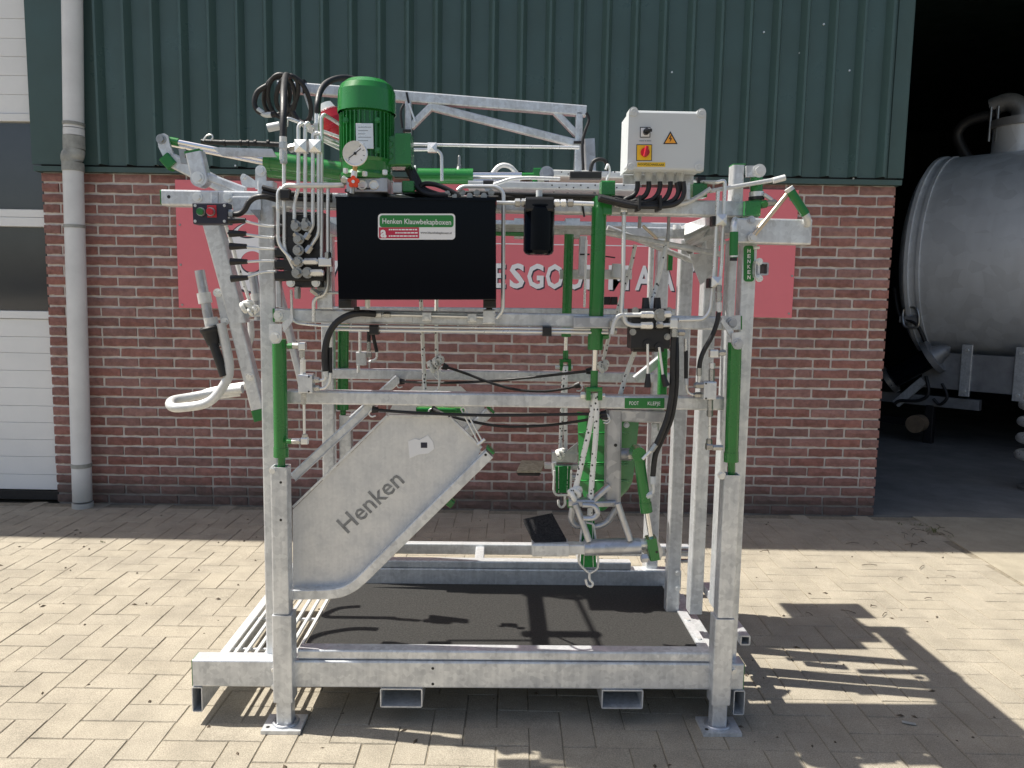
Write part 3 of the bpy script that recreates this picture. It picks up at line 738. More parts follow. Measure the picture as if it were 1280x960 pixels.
# ---- rails
bar('top_rail', 201.5, 246.5, 932, 261, 19, .05, .055)
bar('end_cap', 200, 246.5, 201.4, 246.5, 18, .052, .05, GREENP); hole(211, 246, .05, 2.1)
for x in (247, 285): bolt(x, 246.5, .05, 4)
bar('top_rail', 330, 278, 862, 287, 16, FV, .055)
for x in (652, 716): blk('rail_coupling', x-9, 273, x+9, 297, FV-.008, .07, GALV)
bar('far_green_strip', 560, 291, 655, 292.5, 5, FV-.02, .015, GREEN)
bar('mid_rail', 343.5, 394, 921, 404.5, 17, NV, .05); bar('end_cap', 340.8, 394, 343.3, 394, 17, NV+.001, .048, GREEN)
bar('mid_rail', 402, 389.5, 850, 393, 13, FV, .05)
bar('lower_rail', 356, 496.5, 905, 505, 17, NV, .05); bar('lower_rail', 402, 467, 842, 473, 12.5, FV, .05)
for u in (P(345, 394, NV).x, P(925, 404, NV).x):
    for z in (P(345, 258, NV).z,): MB().beam((u, .11, z), (u, FV, z), .045, .045, ref=Vector((0,0,1))).build('cross_rail', GALV, K)
bolt(348, 394.5, NV, 4); bolt(724, 402, NV-.006, 4); bolt(763, 403, NV-.006, 3.2)
# flat plates added to thicken the ground shadow; head cross beam of the top frame
zt_ = P(640, 251.5, .05).z
MB().box((P(440, 250, .1).x, .106, zt_ - .004), (P(926, 250, .1).x, .3, zt_)).build('shadow_plate', GALV, K)
MB().box((P(470, 282, .7).x, .7, zt_ - .006), (P(800, 282, .7).x, FV - .001, zt_ - .002)).build('shadow_plate', GALV, K)
uh = P(922, 262, .1).x; MB().beam((uh, .11, zt_ - .04), (uh, FV, zt_ - .04), .07, .09, ref=Vector((1,0,0))).build('head_cross_beam', GALV, K)
# ---- pipes along the mid rail
pipe('hydraulic_pipe', [(414, 411.5), (466, 412.5), (760, 416)], 2, NV - .012)
pipe('hydraulic_pipe', [(364, 362), (365, 398), (371, 404), (400, 407), (760, 412)], 1.7, NV - .01)
for x, y in ((467, 412.5), (684, 414.5)): blk('pipe_clamp', x-5.5, y-6, x+5.5, y+6, NV-.03, .035, BLACK)
blk('mount_plate', 450, 390, 515, 403, NV - .006, .006, GALV)
pipe('hydraulic_pipe', [(478, 393.5), (500, 393.5), (604, 396)], 1.9, NV - .02)
nut(480, 393.5, 488, 393.5, 3.6, NV-.02); nut(469, 393, 476, 393, 4, NV-.02, GALVW)
for x, y in ((533.5, 395.5), (590, 397)):
    c = blk('pipe_clamp', x-5.5, y-6, x+5.5, y+6, NV-.032, .03, GALV); bolt(x, y+2, NV-.032, 2, par=c)
blk('rail_clamp', 604, 387, 619, 405, NV-.03, .03, GALV); nut(611.5, 388, 611.5, 383, 4, NV-.01, BLACK)
# ---- left end: swing arm with head bar handles
arm = bar('swing_arm', 258, 262, 297, 405, 20, .3, .055); bar('swing_arm', 293, 402, 321, 512, 16, .303, .05)
bar('end_cap', 321.2, 512.5, 325, 526, 16.5, .302, .052, GREENP); bolt(312.5, 471, .302, 3.5); 
bar('arm_brace', 344, 352, 376, 480, 8, .55, .04)
plate('hinge_plate', [(268, 363), (286, 359), (294, 400), (277, 405)],   .325, .006); bolt(272, 366, .324, 3.6); bolt(281, 402, .324, 3.4)
rodc('hinge_tube', 249.5, 338, 265, 420, 6, .31, GALVD); 
rodc('hinge_collar', 254.5, 366, 257, 379, 8.2, .31, GALVW); rodc('hinge_collar', 263, 397, 265.5, 409, 8.2, .31, GALVW)
gp = MB().lathe(P(261, 408, .3), P(268, 434, .3) - P(261, 408, .3), [(0, .001), (0, .026), (.006, .031), (.014, .031), (.022, .027), (.062, .019), (.062, .001)], 18).build('rubber_cap', RUBBER, K)
rodc('rubber_grip', 265.5, 426, 280.5, 470, 5.6, .295, RUBBER)
blk('grip_bracket', 270, 424, 283, 433, .31, .02, GALV); bolt(281, 428, .308, 2.4)
pipe('handle_tube', [(276, 404), (284, 440), (286.5, 462), (282, 478), (268, 497), (255, 505), (236, 508.5), (218, 509.5), (212.5, 505, .32), (218, 500, .37), (240, 496, .42), (275, 489.5, .46), (303, 486, .46)], 5.8, .3, GALVW, curve=True, n=14)
pipe('handle_tube', [(330, 479, .56), (300, 482.5, .56), (268, 488, .56), (255, 492, .56), (254, 496, .58), (275, 494, .64), (300, 491, .66)], 4.6, .56, GALVW, curve=True, n=12)
rodc('hinge_tube', 316, 340, 324, 400, 5.5, .56, GALVD); rodc('hinge_collar', 320, 367, 321.5, 376, 7, .56, GALVW)
pipe('handle_tube', [(313, 400), (314, 420), (311, 436), (318, 470)], 4, .56, GALVW, curve=True)
bar('arm_link', 305, 392, 330, 390, 10, .36, .03)
# control box
cb = blk('control_box', 241, 254, 283.5, 279.5, -.075, .045, NAVY, r=.003)
for x, y in ((244, 257), (280.5, 257), (244, 276.5), (280.5, 276.5)): bolt(x, y, -.075, 1.2, PLAST, cb, .002, 'screw')
blk('button_plate', 259, 257, 270.5, 271.5, -.0765, .0014, REDP, cb, r=.001)
for x, m_ in ((252, GREENP), (264.3, REDP)):
    p = P(x, 265, -.076); MB().cyl(p, p - Vector((0, .008, 0)), 5.3*PX(-.07), n=18).build('button_ring', STEELD, cb); MB().cyl(p - Vector((0,.0082,0)), p - Vector((0, .016, 0)), 4*PX(-.07), n=18).build('push_button', m_, cb)
nut(284.5, 267, 291, 267, 5, -.055, PLAST)
pipe('cable', [(290, 268), (299, 267.5), (306, 262), (311, 253), (319, 247), (331, 246), (346, 250, .0)], 3.4, -.055, RUBBER, curve=True)
bar('box_bracket', 268, 240, 268, 256, 9, -.035, .008)
blk('gusset_plate', 291, 246, 326, 268, .04, .008, GALV); plate('gusset', [(312, 262), (325, 262), (325, 276)], .03, .006, STEELD)
# top-left lift linkage
plate('lever_plate', [(196, 172), (199, 168), (205, 166.5), (210, 170), (212, 180), (217, 194), (204, 196), (198, 184)], .32, .012, GALV); bolt(201.5, 174, .32, 4, STEELD)
bar('end_cap', 203.5, 195, 214, 207, 14, .31, .05, GREENP)
bar('lift_arm', 210, 198, 300, 244, 17, .32, .05, GALV)
bar('link_tube', 241, 190, 249, 224, 20, .06, .04); p = P(248, 223, .06); MB().cyl(p, p + Vector((0, .04, 0)), 10*PX(.06), n=20).build('link_eye', GALV, K); bolt(247.5, 222, .06, 5)
bar('end_cap', 238.8, 187.5, 239.4, 190, 19, .061, .038, GREENP)
plate('latch_hook', [(223, 186), (232, 186), (231, 197), (240, 199), (238, 192), (246, 193), (240, 206), (226, 204)], .085, .008, STEELD)
bar('flat_bar', 254, 219, 305, 238, 10, .07, .02)
rodc('piston_rod', 213, 176, 335, 200, 3.6, .34, CHROME); rodc('piston_rod', 215, 181, 335, 205, 2.6, .45, CHROME)
rodc('rod_eye', 210, 175.5, 223.5, 178, 4.8, .34, GREEN)
lc = rodc('lift_cylinder', 332, 200, 432, 215, 11, .34, GREEN, n=24); rodc('cylinder_gland', 332, 200, 340, 201.2, 12, .34, GREEN, lc, n=24)
lc2 = rodc('lift_cylinder', 336, 212, 432, 222, 9.5, .5, GREEN, n=24)
plate('pivot_lug', [(319, 236), (319, 213), (322, 209), (328, 208.5), (332, 213), (332.5, 236)], .06, .01); bolt(326, 213.5, .06, 4.4)
plate('pivot_lug', [(303, 234), (300, 222), (303, 217), (309, 219), (319, 226), (319, 234)], .08, .01); bolt(305, 221, .08, 2.4)
plate('guide_plate', [(265, 184), (340, 186), (345, 196), (278, 195)], .25, .01, GALV)
pipe('wrapped_hose', [(252, 177), (280, 178.5), (310, 179), (350, 181)], 3.2, .16, RUBBER, curve=True)
for x in (279.5, 300, 309, 318, 334): rodc('cable_tie', x, 178.8, x+2.5, 178.9, 4, .16, BLACK)
pipe('wire_loop', [(254, 176), (258, 170), (264, 168.5), (266, 172), (263, 176)], 1, .15, ZINC, curve=True, n=6)
# ---- overhead boom
BV = .95
bar('boom_chord', 346, 107, 733, 138, 12.5, BV, .04); bar('boom_diagonal', 541, 133, 722, 179, 9.5, BV+.004, .03)
post('boom_post', 723.5, 140, 723.5, 216, 9, BV, .035); bar('boom_brace', 694, 139, 721, 167, 8, BV+.005, .03)
post('boom_post', 510, 126, 510, 205, 8, BV, .035); bar('boom_brace', 513, 158, 541, 130, 8.5, BV+.005, .03)
bar('boom_channel', 737, 173, 739, 216, 13, BV+.08, .05, GALVD)
pipe('boom_cable', [(733, 141), (736, 150), (731, 165), (728, 180), (729, 212)], 1.8, BV-.03, RUBBER, curve=True)
for x, y, w in ((724, 177.5, 13), (508.5, 163, 10)): blk('cable_tie', x-w/2, y-1.5, x+w/2, y+1.5, BV-.012, .06, BLACK)
bar('cable_tie', 508, 115, 511, 129, 2.5, BV-.004, .004, BLACK); bar('cable_tie', 511, 129, 519, 152, 2.2, BV-.006, .004, ZINC)
bar('cable_tie', 379, 99, 379.5, 117, 3, BV-.006, .05, BLACK); bar('cable_tie', 380, 117, 391, 150, 2, BV-.01, .004, ZINC)
pipe('hydraulic_pipe', [(512, 180.5), (640, 183), (724, 184.5)], 2.1, .8)
pipe('hydraulic_pipe', [(512, 187), (546, 187), (552, 193), (552.5, 226)], 2.1, .8); tri_clamp(540, 184, 11, .785)
pipe('boom_cable', [(505, 130), (501, 140), (503, 160)], 1.5, BV-.01, RUBBER, curve=True)
# second overhead cylinder
gc = rodc('lift_cylinder', 519, 220, 591.5, 220.5, 9.3, .86, GREEN, n=24); rodc('cylinder_cap', 513, 212, 520, 212, 5, .85, PLAST, gc)
MB().lathe(P(574, 212, .86), (0, 0, 1), [(0, .014), (.012, .009), (.02, .009), (.02, .006), (.05, .006), (.055, .004), (.055, .001)], 14).build('grease_nipple', STEELD, gc)
rodc('piston_rod', 591, 219, 652, 219, 3.8, .86, CHROME); rodc('piston_rod', 591, 226, 650, 226.5, 2.2, .95, CHROME); rodc('rod_eye', 650, 219, 668, 219, 3, .86, GREEN)
blk('clevis', 667, 210, 681, 224, .83, .06, GREEN); bolt(683.5, 217, .82, 6, GALVD, h=.014); bar('clevis_leg', 669, 222, 669, 234, 6, .84, .03, GREEN)
bar('perforated_track', 690, 216, 795, 219, 8, 1.02, .16, GALVW); bar('perforated_track', 585, 230, 795, 234, 9, .78, .235, GALVW)
for k in range(11):
    hole(702 + 8.3*k, 215 + (k % 2)*2.5, 1.019, .8); hole(690 + 9*k, 231.5 + (k % 2)*3, .779, .9)
pipe('bent_bar', [(612, 222), (622, 209), (629, 206), (638, 208), (652, 224)], 3, .9, GALVW, fil=.02)
pipe('bent_bar', [(617, 231), (640, 223), (662, 222), (700, 223.5)], 2.2, .1, GALVW, fil=.02)
blk('black_grip', 713, 214, 752, 223, .1, .03, RUBBER); pipe('cable', [(738, 214), (741, 203), (749, 199), (757, 202), (761, 213)], 2.4, .12, RUBBER, curve=True)
pipe('spring_clip', [(757, 212), (760, 206), (762, 214), (758, 226)], 1.6, .1, ZINC, curve=True, n=6)
blk('black_pad', 604, 225, 617, 232, .12, .03, RUBBER); blk('pipe_support', 606, 233, 615, 250, .05, .02, PLAST)
# ---- cable loom along the top
for k, dy in enumerate((0, 3.5, 7, 5)):
    pipe('cable_loom', [(500 + 6*k, 240 + dy*.4), (545, 243 + dy), (590, 241 + dy + (k % 2)*3), (660, 243 + dy), (740, 245 + dy), (800, 249 + dy)], 2.6, .02 + .012*k, RUBBER, curve=True, n=8)
for k in range(3): pipe('motor_cable', [(508 + 3*k, 208), (514 + 4*k, 222 + k), (522 + 4*k, 236), (536 + 6*k, 243), (560, 244)], 3.2, -.01 + .012*k, RUBBER, curve=True, n=8)
for k in range(14): rodc('cable_tie', 538 + k*17, 246 + (k % 3), 540.5 + k*17, 246 + (k % 3), 6.5, .035, BLACK, n=10)
pipe('cable', [(524, 236), (530, 230), (545, 231), (562, 238), (575, 246)], 3, .0, RUBBER, curve=True)
for k, y in enumerate((244, 250)): pipe('cable_loom', [(415, y), (380, y - 1), (352, y - 4), (328, y - 10)], 3, .02, RUBBER, curve=True, n=8)
bar('cable_tie', 728, 255, 730.5, 271, 2.4, .04, .004, BLACK)
for k in range(7): bolt(560 + 9*k, 241 + (k % 2)*4, .0, 2.6, STEELD, name='cable_clip')
# ---- power unit: tank, motor, gauge
TV = -.11
tnk = blk('oil_tank', 421.5, 249, 620, 373.5, TV, .155, BLACKG, r=.003)
MB().box((P(419.5, 249, TV).x, TV-.004, P(520, 250, TV).z), (P(621, 249, TV).x, TV+.16, P(520, 249, TV).z + .003)).build('tank_lid', BLACKG, tnk)
for x in (431, 612): blk('tank_foot', x-8, 374, x+8, 385, NV-.05, .09, BLACK, tnk)
nut(446, 384, 446, 388, 4, -.03, BLACK); nut(459.5, 372, 459.5, 384, 3.5, -.02, ZINC)
lb = rrect('maker_plate', 472.5, 267, 569, 299.5, 4.5, TV-.0022, .0022, WHITE, tnk)
tilt = .018
def lblk(name, x0, y0, x1, y1, m, lay): return blk(name, x0, y0, x1, y1, TV-.0022-.0005*lay, .0005, m, tnk, r=.002)
rrect('green_field', 474.5, 269, 567, 284, 3.5, TV-.0027, .0004, GREENL, tnk); lblk('crimson_field', 473.7, 284.4, 523.8, 297.6, CRIMSON, 1); 
XD, ZD = P(560, 300, TV) - P(470, 300 , TV), Vector((0, 0, 1))
def lab(txt, px, py, wpx, hpx, m, v, par, name='lettering', bold=.01): return text_mesh(name, txt, P(px, py, v), (1,0,0), (0,0,1), hpx*PX(v), m, par, width=wpx*PX(v), thick=.0004, bold=bold)
lab('Henken Klauwbekapboxen', 521, 277, 84, 6.2, TEXTW, TV-.0028, tnk, bold=.006); lab('a', 479.3, 290, 7.5, 12, TEXTW, TV-.0028, tnk, bold=.04)
rz_ = random.Random(4)
for y, x0 in ((287, 486), (291, 494), (295, 486)):          # print too small to read in the photograph
    x = x0
    while x < 521:
        w_ = rz_.uniform(1.2, 4.5); lblk('small_print', x, y - .8, min(x + w_, 522), y + .8, TEXTW, 2); x += w_ + .7
lab('www.klauwbekapboxen.nl', 545, 291, 38, 2.6, BLACK, TV-.0023, tnk)
MV = -.03
mc = P(459, 225, MV); q = PX(MV)
def mz(py): return P(459, py, MV).z
mot = MB().cyl((mc.x, MV, mz(203)), (mc.x, MV, mz(140)), 29*q, n=40).build('electric_motor', GREEN, K)
MB().lathe((mc.x, MV, mz(143)), (0, 0, 1), [(0, 34.5*q), (0, 35*q), ((143-118)*q, 34*q), ((143-111)*q, 31*q), ((143-105.5)*q, 24*q), ((143-103)*q, 15*q), ((143-102.3)*q, .001)], 40).build('fan_cover', GREEN, mot)
for k in range(34):
    t = 2*math.pi*k/34; d = Vector((math.cos(t), math.sin(t), 0)); c = Vector((mc.x, MV, 0))
    MB().beam(c + d*30.2*q + Vector((0,0,mz(202))), c + d*30.2*q + Vector((0,0,mz(145))), .0028, 5.5*q, ref=d, r=.0008).build('cooling_fin', GREEN, mot)
MB().lathe((mc.x, MV, mz(226)), (0, 0, 1), [(0, .001), (0, 32*q), (5*q, 33*q), (9*q, 30*q), (20*q, 31*q), (24*q, 33*q), (24*q, .001)], 32).build('motor_flange', GREEN, mot)
for x, y in ((432, 150.5), (472, 150.5), (472, 188)): bolt(x, y, MV - 30*q, 2.4, GREEN, mot)
blk('name_plate', 445, 155, 466.5, 185, MV - 35*q, .003, ZINC, mot, r=.001)
for k in range(6): blk('plate_line', 447.5, 158.5 + 4.2*k, 464 - (k % 3)*4, 159.4 + 4.2*k, MV - 35*q - .0004, .0004, STEELD, mot, r=.0001)
tb = blk('terminal_box', 479, 170, 511, 207, MV - .03, .07, GREEN, mot, r=.006); blk('terminal_lid', 494, 167, 513.5, 206, MV - .036, .08, GREEN, tb, r=.005)
for y in (180, 195): p = P(487, y, MV-.0305); MB().torus(p, (0,1,0), 4*q, .7*q, 18, 6).build('gland_plug', GREEN, tb)
for x, y in ((432, 214), (481, 216), (456, 218)): nut(x, y + 2, x, y - 3, 3.4, MV - .075, ZINC, mot, 'bolt')
pb = blk('pump_block', 433, 222.5, 484, 240, MV - .06, .12, GALVD, r=.003)
for x in (453, 467.5): p = P(x, 231, MV-.0605); MB().torus(p, (0,1,0), 5*q, 1.2*q, 18, 6).cyl(p, p + Vector((0,.003,0)), 4*q, n=14).build('port_plug', ZINC, pb)
MB().lathe((mc.x, MV, mz(250)), (0, 0, 1), [(0, 24*q), (9*q, 24*q), (9*q, 27*q), (11*q, 27*q), (11*q, .001)], 28).build('tank_ring', BLACK, K)
blk('motor_foot', 503, 226, 517, 240, MV-.03, .04, GREEN); blk('filler_cap', 491, 228, 502, 241, MV-.04, .03, PLAST)
gz = MB().cyl(P(444, 192, MV-.115), P(444, 192, MV-.09), 15*PX(-.14), n=32).build('pressure_gauge', GALVW, K)
p = P(444, 192, MV-.1155); g_ = PX(-.14)
MB().torus(p, (0,1,0), 14*g_, 1.3*g_, 30, 8).build('gauge_bezel', ZINC, gz); MB().cyl(p + Vector((0,.0002,0)), p + Vector((0,-.0006,0)), 12.9*g_, n=30).build('gauge_face', WHITE, gz)
MB().beam(p + Vector((7*g_, -.0012, 6*g_)), p + Vector((-8*g_, -.0012, -6*g_)), 1*g_, .0005).build('gauge_needle', BLACK, gz); MB().cyl(p + Vector((0,-.0008,0)), p + Vector((0,-.003,0)), 1.8*g_, n=10).build('gauge_hub', BLACK, gz)
for k in range(9):
    t = math.radians(225 - 33.75*k); d = Vector((math.cos(t), 0, math.sin(t))); MB().beam(p + d*9.6*g_ + Vector((0,-.0009,0)), p + d*11.8*g_ + Vector((0,-.0009,0)), .7*g_, .0004).build('gauge_tick', BLACK, gz)
rodc('gauge_stem', 444, 207, 443.5, 214, 3, MV-.1, mat('brass', (.6, .35, .12), .3, .9)); nut(443, 214, 442, 222, 4, MV-.1, ZINC)
kp = P(441.5, 227, MV-.115); kb = MB()
for k in range(5):
    t = math.radians(90 + 72*k); d = Vector((math.cos(t), 0, math.sin(t))); kb.cyl(kp + d*4.6*g_, kp + d*4.6*g_ + Vector((0,.012,0)), 2.8*g_, n=12)
kb.cyl(kp + Vector((0,.0005,0)), kp + Vector((0,.0115,0)), 5*g_, n=16); kb.build('valve_knob', REDK, K); MB().cyl(kp + Vector((0,-.002,0)), kp, 2*g_, n=10).build('knob_screw', ZINC, K)
rodc('valve_stem', 441, 233, 440, 242, 3, MV-.1, STEELD)
# ---- hydraulic pipes above the lever valve
VV = -.06
PP = [[(347.5, 262), (347.5, 240), (352, 234)], [(347.5, 250), (347.5, 305), (367, 327)], [(355, 203), (355.5, 312), (369, 338)],
      [(427, 182, .05), (385, 163, .0), (377, 154), (373, 158), (373, 237), (368, 252), (368, 274)], [(427, 187, .07), (392, 170, .02), (385, 153), (381.5, 157), (381.5, 272)],
      [(391, 180), (391, 168), (397, 166), (427, 180, .09)], [(391, 184), (391, 283), (386, 291)], [(398, 170), (398.5, 293), (389, 307)],
      [(427, 157, .1), (405, 143), (402, 147), (402, 326)], [(410, 235), (410, 318)], [(428, 173, .12), (358, 147, .05), (358, 158, .05)]]
for k, pts in enumerate(PP): pipe('hydraulic_pipe', pts, 2.3, VV + .006*(k % 3), ZINC, fil=.022)
pipe('hydraulic_pipe', [(352, 239), (357, 232), (430, 231.5)], 3.2, VV - .01, GALVW, fil=.02)
pipe('hydraulic_pipe', [(410, 330), (410, 358), (405, 369), (396, 371), (392, 377), (392, 402)], 2.3, VV + .05, ZINC, fil=.03)
pipe('hydraulic_pipe', [(430, 366), (400, 366)], 1.8, VV + .06, GALVW)
tri_clamp(375.5, 182, 14.5, VV - .012); tri_clamp(393.5, 182, 14.5, VV - .012); blk('pipe_clamp', 350, 236, 361, 249, VV - .02, .03, BLACK)
rodc('hose_end', 354, 171, 354, 200, 4.4, VV, GALVW); nut(354, 178, 354, 186, 5.6, VV); nut(354.5, 189, 354.5, 203, 5, VV)
rodc('hose_end', 397, 141, 396.5, 172, 3.8, VV + .03, ZINC); nut(397, 155, 397, 163, 5, VV + .03)
rodc('tee_fitting', 335, 160, 350, 157, 5, VV+.06, PLAST)
nut(428, 224, 434, 226, 5, VV-.02); nut(362, 186, 370, 184, 5, VV + .03, STEELD)
# lever valve block
vb = blk('lever_valve', 354, 266, 403, 350, -.045, .09, BLACK, r=.003)
for k in range(5): blk('valve_section', 343, 280.5 + 14.6*k, 357, 292.5 + 14.6*k, -.04, .07, BLACK, vb, r=.006)
blk('valve_section', 360, 348, 402, 359, -.035, .07, BLACK, vb); blk('valve_section', 349, 268, 362, 279, -.03, .06, BLACK, vb)
for k in range(6): blk('valve_rib', 354.5, 268 + 14*k, 402, 269.5 + 14*k, -.0475, .004, BLACK, vb, r=.001)
for x, y, dx, dy in ((368, 276, 1.5, 9), (381.5, 274, .5, 8), (369, 292, 5, 6), (386, 292, -4, 6), (371, 309, 5, 4), (388.5, 308, -5, 7), (366, 326, 6, 5), (369, 338, 5, 5)):
    nut(x, y, x + dx, y + dy, 4.4, VV - .004, STEELD, vb)
for x, y in ((371, 283), (383, 282), (374, 299), (373.5, 313), (373.5, 327.5), (372, 341), (385, 341)): bolt(x, y, -.062, 4.6, STEELD, vb, .02, 'pipe_fitting'); 
for x0, x1, y in ((381, 396, 327), (388, 403, 341)): nut(x0, y, x1, y, 4.4, VV - .004, ZINC, vb)
blk('elbow_block', 398, 322, 414, 333, VV - .01, .03, ZINC, vb); nut(410, 316, 410, 323, 4.6, VV - .002, STEELD, vb)
for x in (363.5, 395): bolt(x, 353.5, -.035, 3.6, ZINC, vb)
for k, (gy, ry) in enumerate(((275.5, 283), (292, 297), (308, 311.5), (327, 326.5), (347, 340))):
    lv = pipe('valve_lever', [(346, ry, -.03), (330, ry - .6, -.05), (304, gy + .5, -.07)], 1.7, -.05, ZINC, fil=.03, n=8)
    a, b = P(286 + k*.7, gy + (k == 4)*1.5, -.072), P(307 + k*.7, gy, -.07)
    MB().cyl(a, b, 4.6*PX(-.07), 3*PX(-.07), n=12).build('lever_grip', BLACK, lv)
blk('valve_bracket', 396, 340, 415, 386, .0, .012, GALV); post('bracket_post', 347.5, 345, 347.5, 384, 7, .0, .02, m=GALVD); nut(372, 360, 372, 372, 4.4, VV + .02, STEELD); nut(390, 362, 398, 368, 4.4, VV + .03, STEELD)
# ---- spin-on filter and its pipes
fv = -.03; fa = P(673.5, 262, fv)
fl_ = MB().lathe(P(673, 319, fv), (0,0,1), [(0, .001), (0, .03), (.004, .039), (.012, .044), (.13, .0445), (.134, .043), (.136, .046), (.14, .046), (.141, .001)], 32).build('oil_filter', BLACKG, K)
blk('filter_head', 657, 246, 692, 264, fv - .04, .08, BLACK, fl_, r=.008); rodc('breather', 674, 246, 674, 238, 4, fv, PLAST, fl_, n=12)
pipe('hydraulic_pipe', [(486, 244), (520, 250), (650, 254)], 2.6, -.02, GALVW, fil=.02)
for x in (644, 652): nut(x, 253.5, x + 6, 253.5, 5.2, fv)
for x in (693, 701, 710): nut(x, 254, x + 6, 254, 4.8, fv, ZINC if x < 705 else STEELD)
rodc('hydraulic_pipe', 716, 254, 742, 255, 3, fv, ZINC)
pipe('hydraulic_pipe', [(572, 238), (578, 233), (620, 233), (629.5, 240), (628.5, 388), (620, 398)], 2.5, -.015, ZINC, fil=.03)
# ---- near lift cylinder with clevis
bc = rodc('belly_lift_cylinder', 749.5, 246, 744, 436, 9.3, .03, GREEN, n=24)
rodc('cylinder_gland', 744.4, 420, 743.9, 437, 9.8, .03, GREEN, bc, n=24)
blk('cylinder_head', 752, 226, 769, 244, .0, .05, GREEN, bc); blk('head_arm', 753, 243, 765, 268, .01, .04, GREEN, bc, r=.003)
blk('cylinder_clamp', 717, 395.5, 765, 410.5, -.008, .012, GALVD); rodc('piston_rod', 744, 436, 743, 466, 3.4, .03, CHROME)
rodc('rod_end', 743, 463, 742.5, 484, 4.8, .03, GREEN)
cv = blk('rod_clevis', 733, 484, 753, 490, .0, .055, GREEN); blk('clevis_ear', 733, 488, 738.5, 501, .0, .055, GREEN, cv); blk('clevis_ear', 747.5, 488, 753, 501, .0, .055, GREEN, cv); rodc('clevis_pin', 727, 494, 756, 494.5, 3.2, .025, ZINC, cv); nut(726, 494, 731, 494, 4.6, .025, ZINC, cv)
nut(768, 255, 776, 255, 4.5, .0); blk('elbow_block', 776, 252, 784, 265, -.01, .025, ZINC)
pipe('hydraulic_pipe', [(780, 262), (779, 335), (777, 393), (783, 405), (800, 407)], 2.8, .0, ZINC, fil=.03); nut(780, 262, 780, 268, 4.4, .0)
nut(753, 421, 760, 420, 4, .03, GREEN)
# far lift cylinder
rodc('belly_lift_cylinder', 711.5, 293, 707.5, 421, 6, FV, GREEN, n=20); rodc('piston_rod', 707.5, 418, 707, 440, 2.6, FV, CHROME); rodc('rod_end', 707, 438, 707, 450, 3.6, FV, GREEN)
cv = blk('rod_clevis', 700, 449, 714, 453, FV-.025, .05, GREEN); blk('clevis_ear', 700, 452, 704, 464, FV-.025, .05, GREEN, cv); blk('clevis_ear', 710, 452, 714, 464, FV-.025, .05, GREEN, cv); rodc('clevis_pin', 694, 459, 716, 459, 2.6, FV, ZINC, cv)
post('far_stay', 729, 295, 729, 345, 9, FV-.08, .04); rodc('hydraulic_pipe', 733, 300, 730.5, 384, 1.6, FV-.1, ZINC); blk('far_bracket', 700, 337, 790, 349, FV + .03, .012, GALVW); rodc('far_cap', 773, 330, 772, 347, 8, FV, PLAST)
blk('cable_tie', 725, 317, 737, 319, FV-.1, .004, BLACK); bar('cable_tie', 757, 320.5, 769, 322, 1.6, .1, .004, BLACK)
for x in (759, 768): blk('far_knob', x-4, 371, x+4, 381, FV - .01, .03, BLACK)
# ---- corner lift cylinders
def corner(x0, y0, x1, y1, r, v, ports=True):
    c = rodc('leg_lift_cylinder', x0, y0, x1, y1, r, v, GREEN, n=24); rodc('cylinder_gland', x1, y1 - 12, x1, y1, r + .7, v, GREEN, c, n=24); rodc('piston_rod', x1 + .3, y1, x1 + .5, y1 + 16, r*.55, v, GREEN, c); return c
c1 = corner(349, 424, 351.5, 571, 8.7, .0); c2 = corner(918.5, 428, 914, 577, 8.6, .0)
corner(429.5, 405, 428.5, 512, 6.6, FV + .06); corner(829, 420, 826, 512, 6.4, FV + .06)
for xs, top in ((((336, 405), (352, 405), (352, 424), (349, 429), (341, 430), (336, 424)), 0), (((915, 416), (931, 415), (930, 430), (926, 436.5), (919, 436.5), (915, 430)), 0)):
    plate('cylinder_bracket', xs, -.034, .006, GALV)
plate('bracket_arm', [(352, 405), (366, 392), (366, 401), (355, 416)], -.03, .006); plate('bracket_plate', [(901, 395), (927, 394), (926, 412), (905, 412)], .02, .008); plate('bracket_arm', [(903, 397), (917, 414), (915, 424), (901, 402)], -.02, .008)
bolt(344, 421.5, -.034, 4.4); bolt(922, 430, -.034, 4.6, GALVD); bolt(914.5, 403.5, .018, 4.6, GALVD)
bar('end_cap', 927, 395, 927, 412, 1.6, .018, .04, GREEN)
# left valve group
pv_ = -.02
nut(360, 432.5, 368, 432.5, 3.8, pv_, GREEN); nut(366, 432.5, 373, 432.5, 4, pv_); blk('elbow_block', 373, 428, 381, 438, pv_-.012, .024, ZINC); nut(377.5, 438, 377.5, 446, 4.2, pv_); nut(378.5, 449, 378.5, 468, 4, pv_, ZINC)
b1 = blk('check_valve', 372.5, 468.5, 390, 492, pv_-.02, .04, GALV); hole(386, 471, pv_-.02, 1.2, b1); hole(386, 489.5, pv_-.02, 1.2, b1)
nut(379.5, 492, 379.5, 504, 4, pv_); rodc('hydraulic_pipe', 380, 504, 380.5, 545, 1.8, pv_, ZINC); nut(381, 543, 381, 549, 4, pv_); blk('elbow_block', 376, 547, 384, 556, pv_-.01, .02, ZINC); nut(365, 551.5, 375, 551.5, 4.2, pv_); nut(359, 551.5, 365, 551.5, 3.8, pv_, GREEN)
for y in (475, 485): nut(391, y, 399, y, 4.2, pv_)
pipe('hydraulic_pipe', [(399, 475.5), (406, 475), (407.5, 465)], 2, pv_, ZINC); pipe('hydraulic_pipe', [(399, 486), (407, 485), (412, 477), (413, 466)], 2, pv_, ZINC, fil=.03)
pipe('hydraulic_hose', [(469, 392.5, .0), (450, 391.5), (434, 395), (420, 404), (411, 418), (406.5, 436), (406, 452), (407, 464)], 4.2, -.02, RUBBER, curve=True); rodc('hose_end', 407, 460, 407, 471, 3.6, -.02, GALVW)
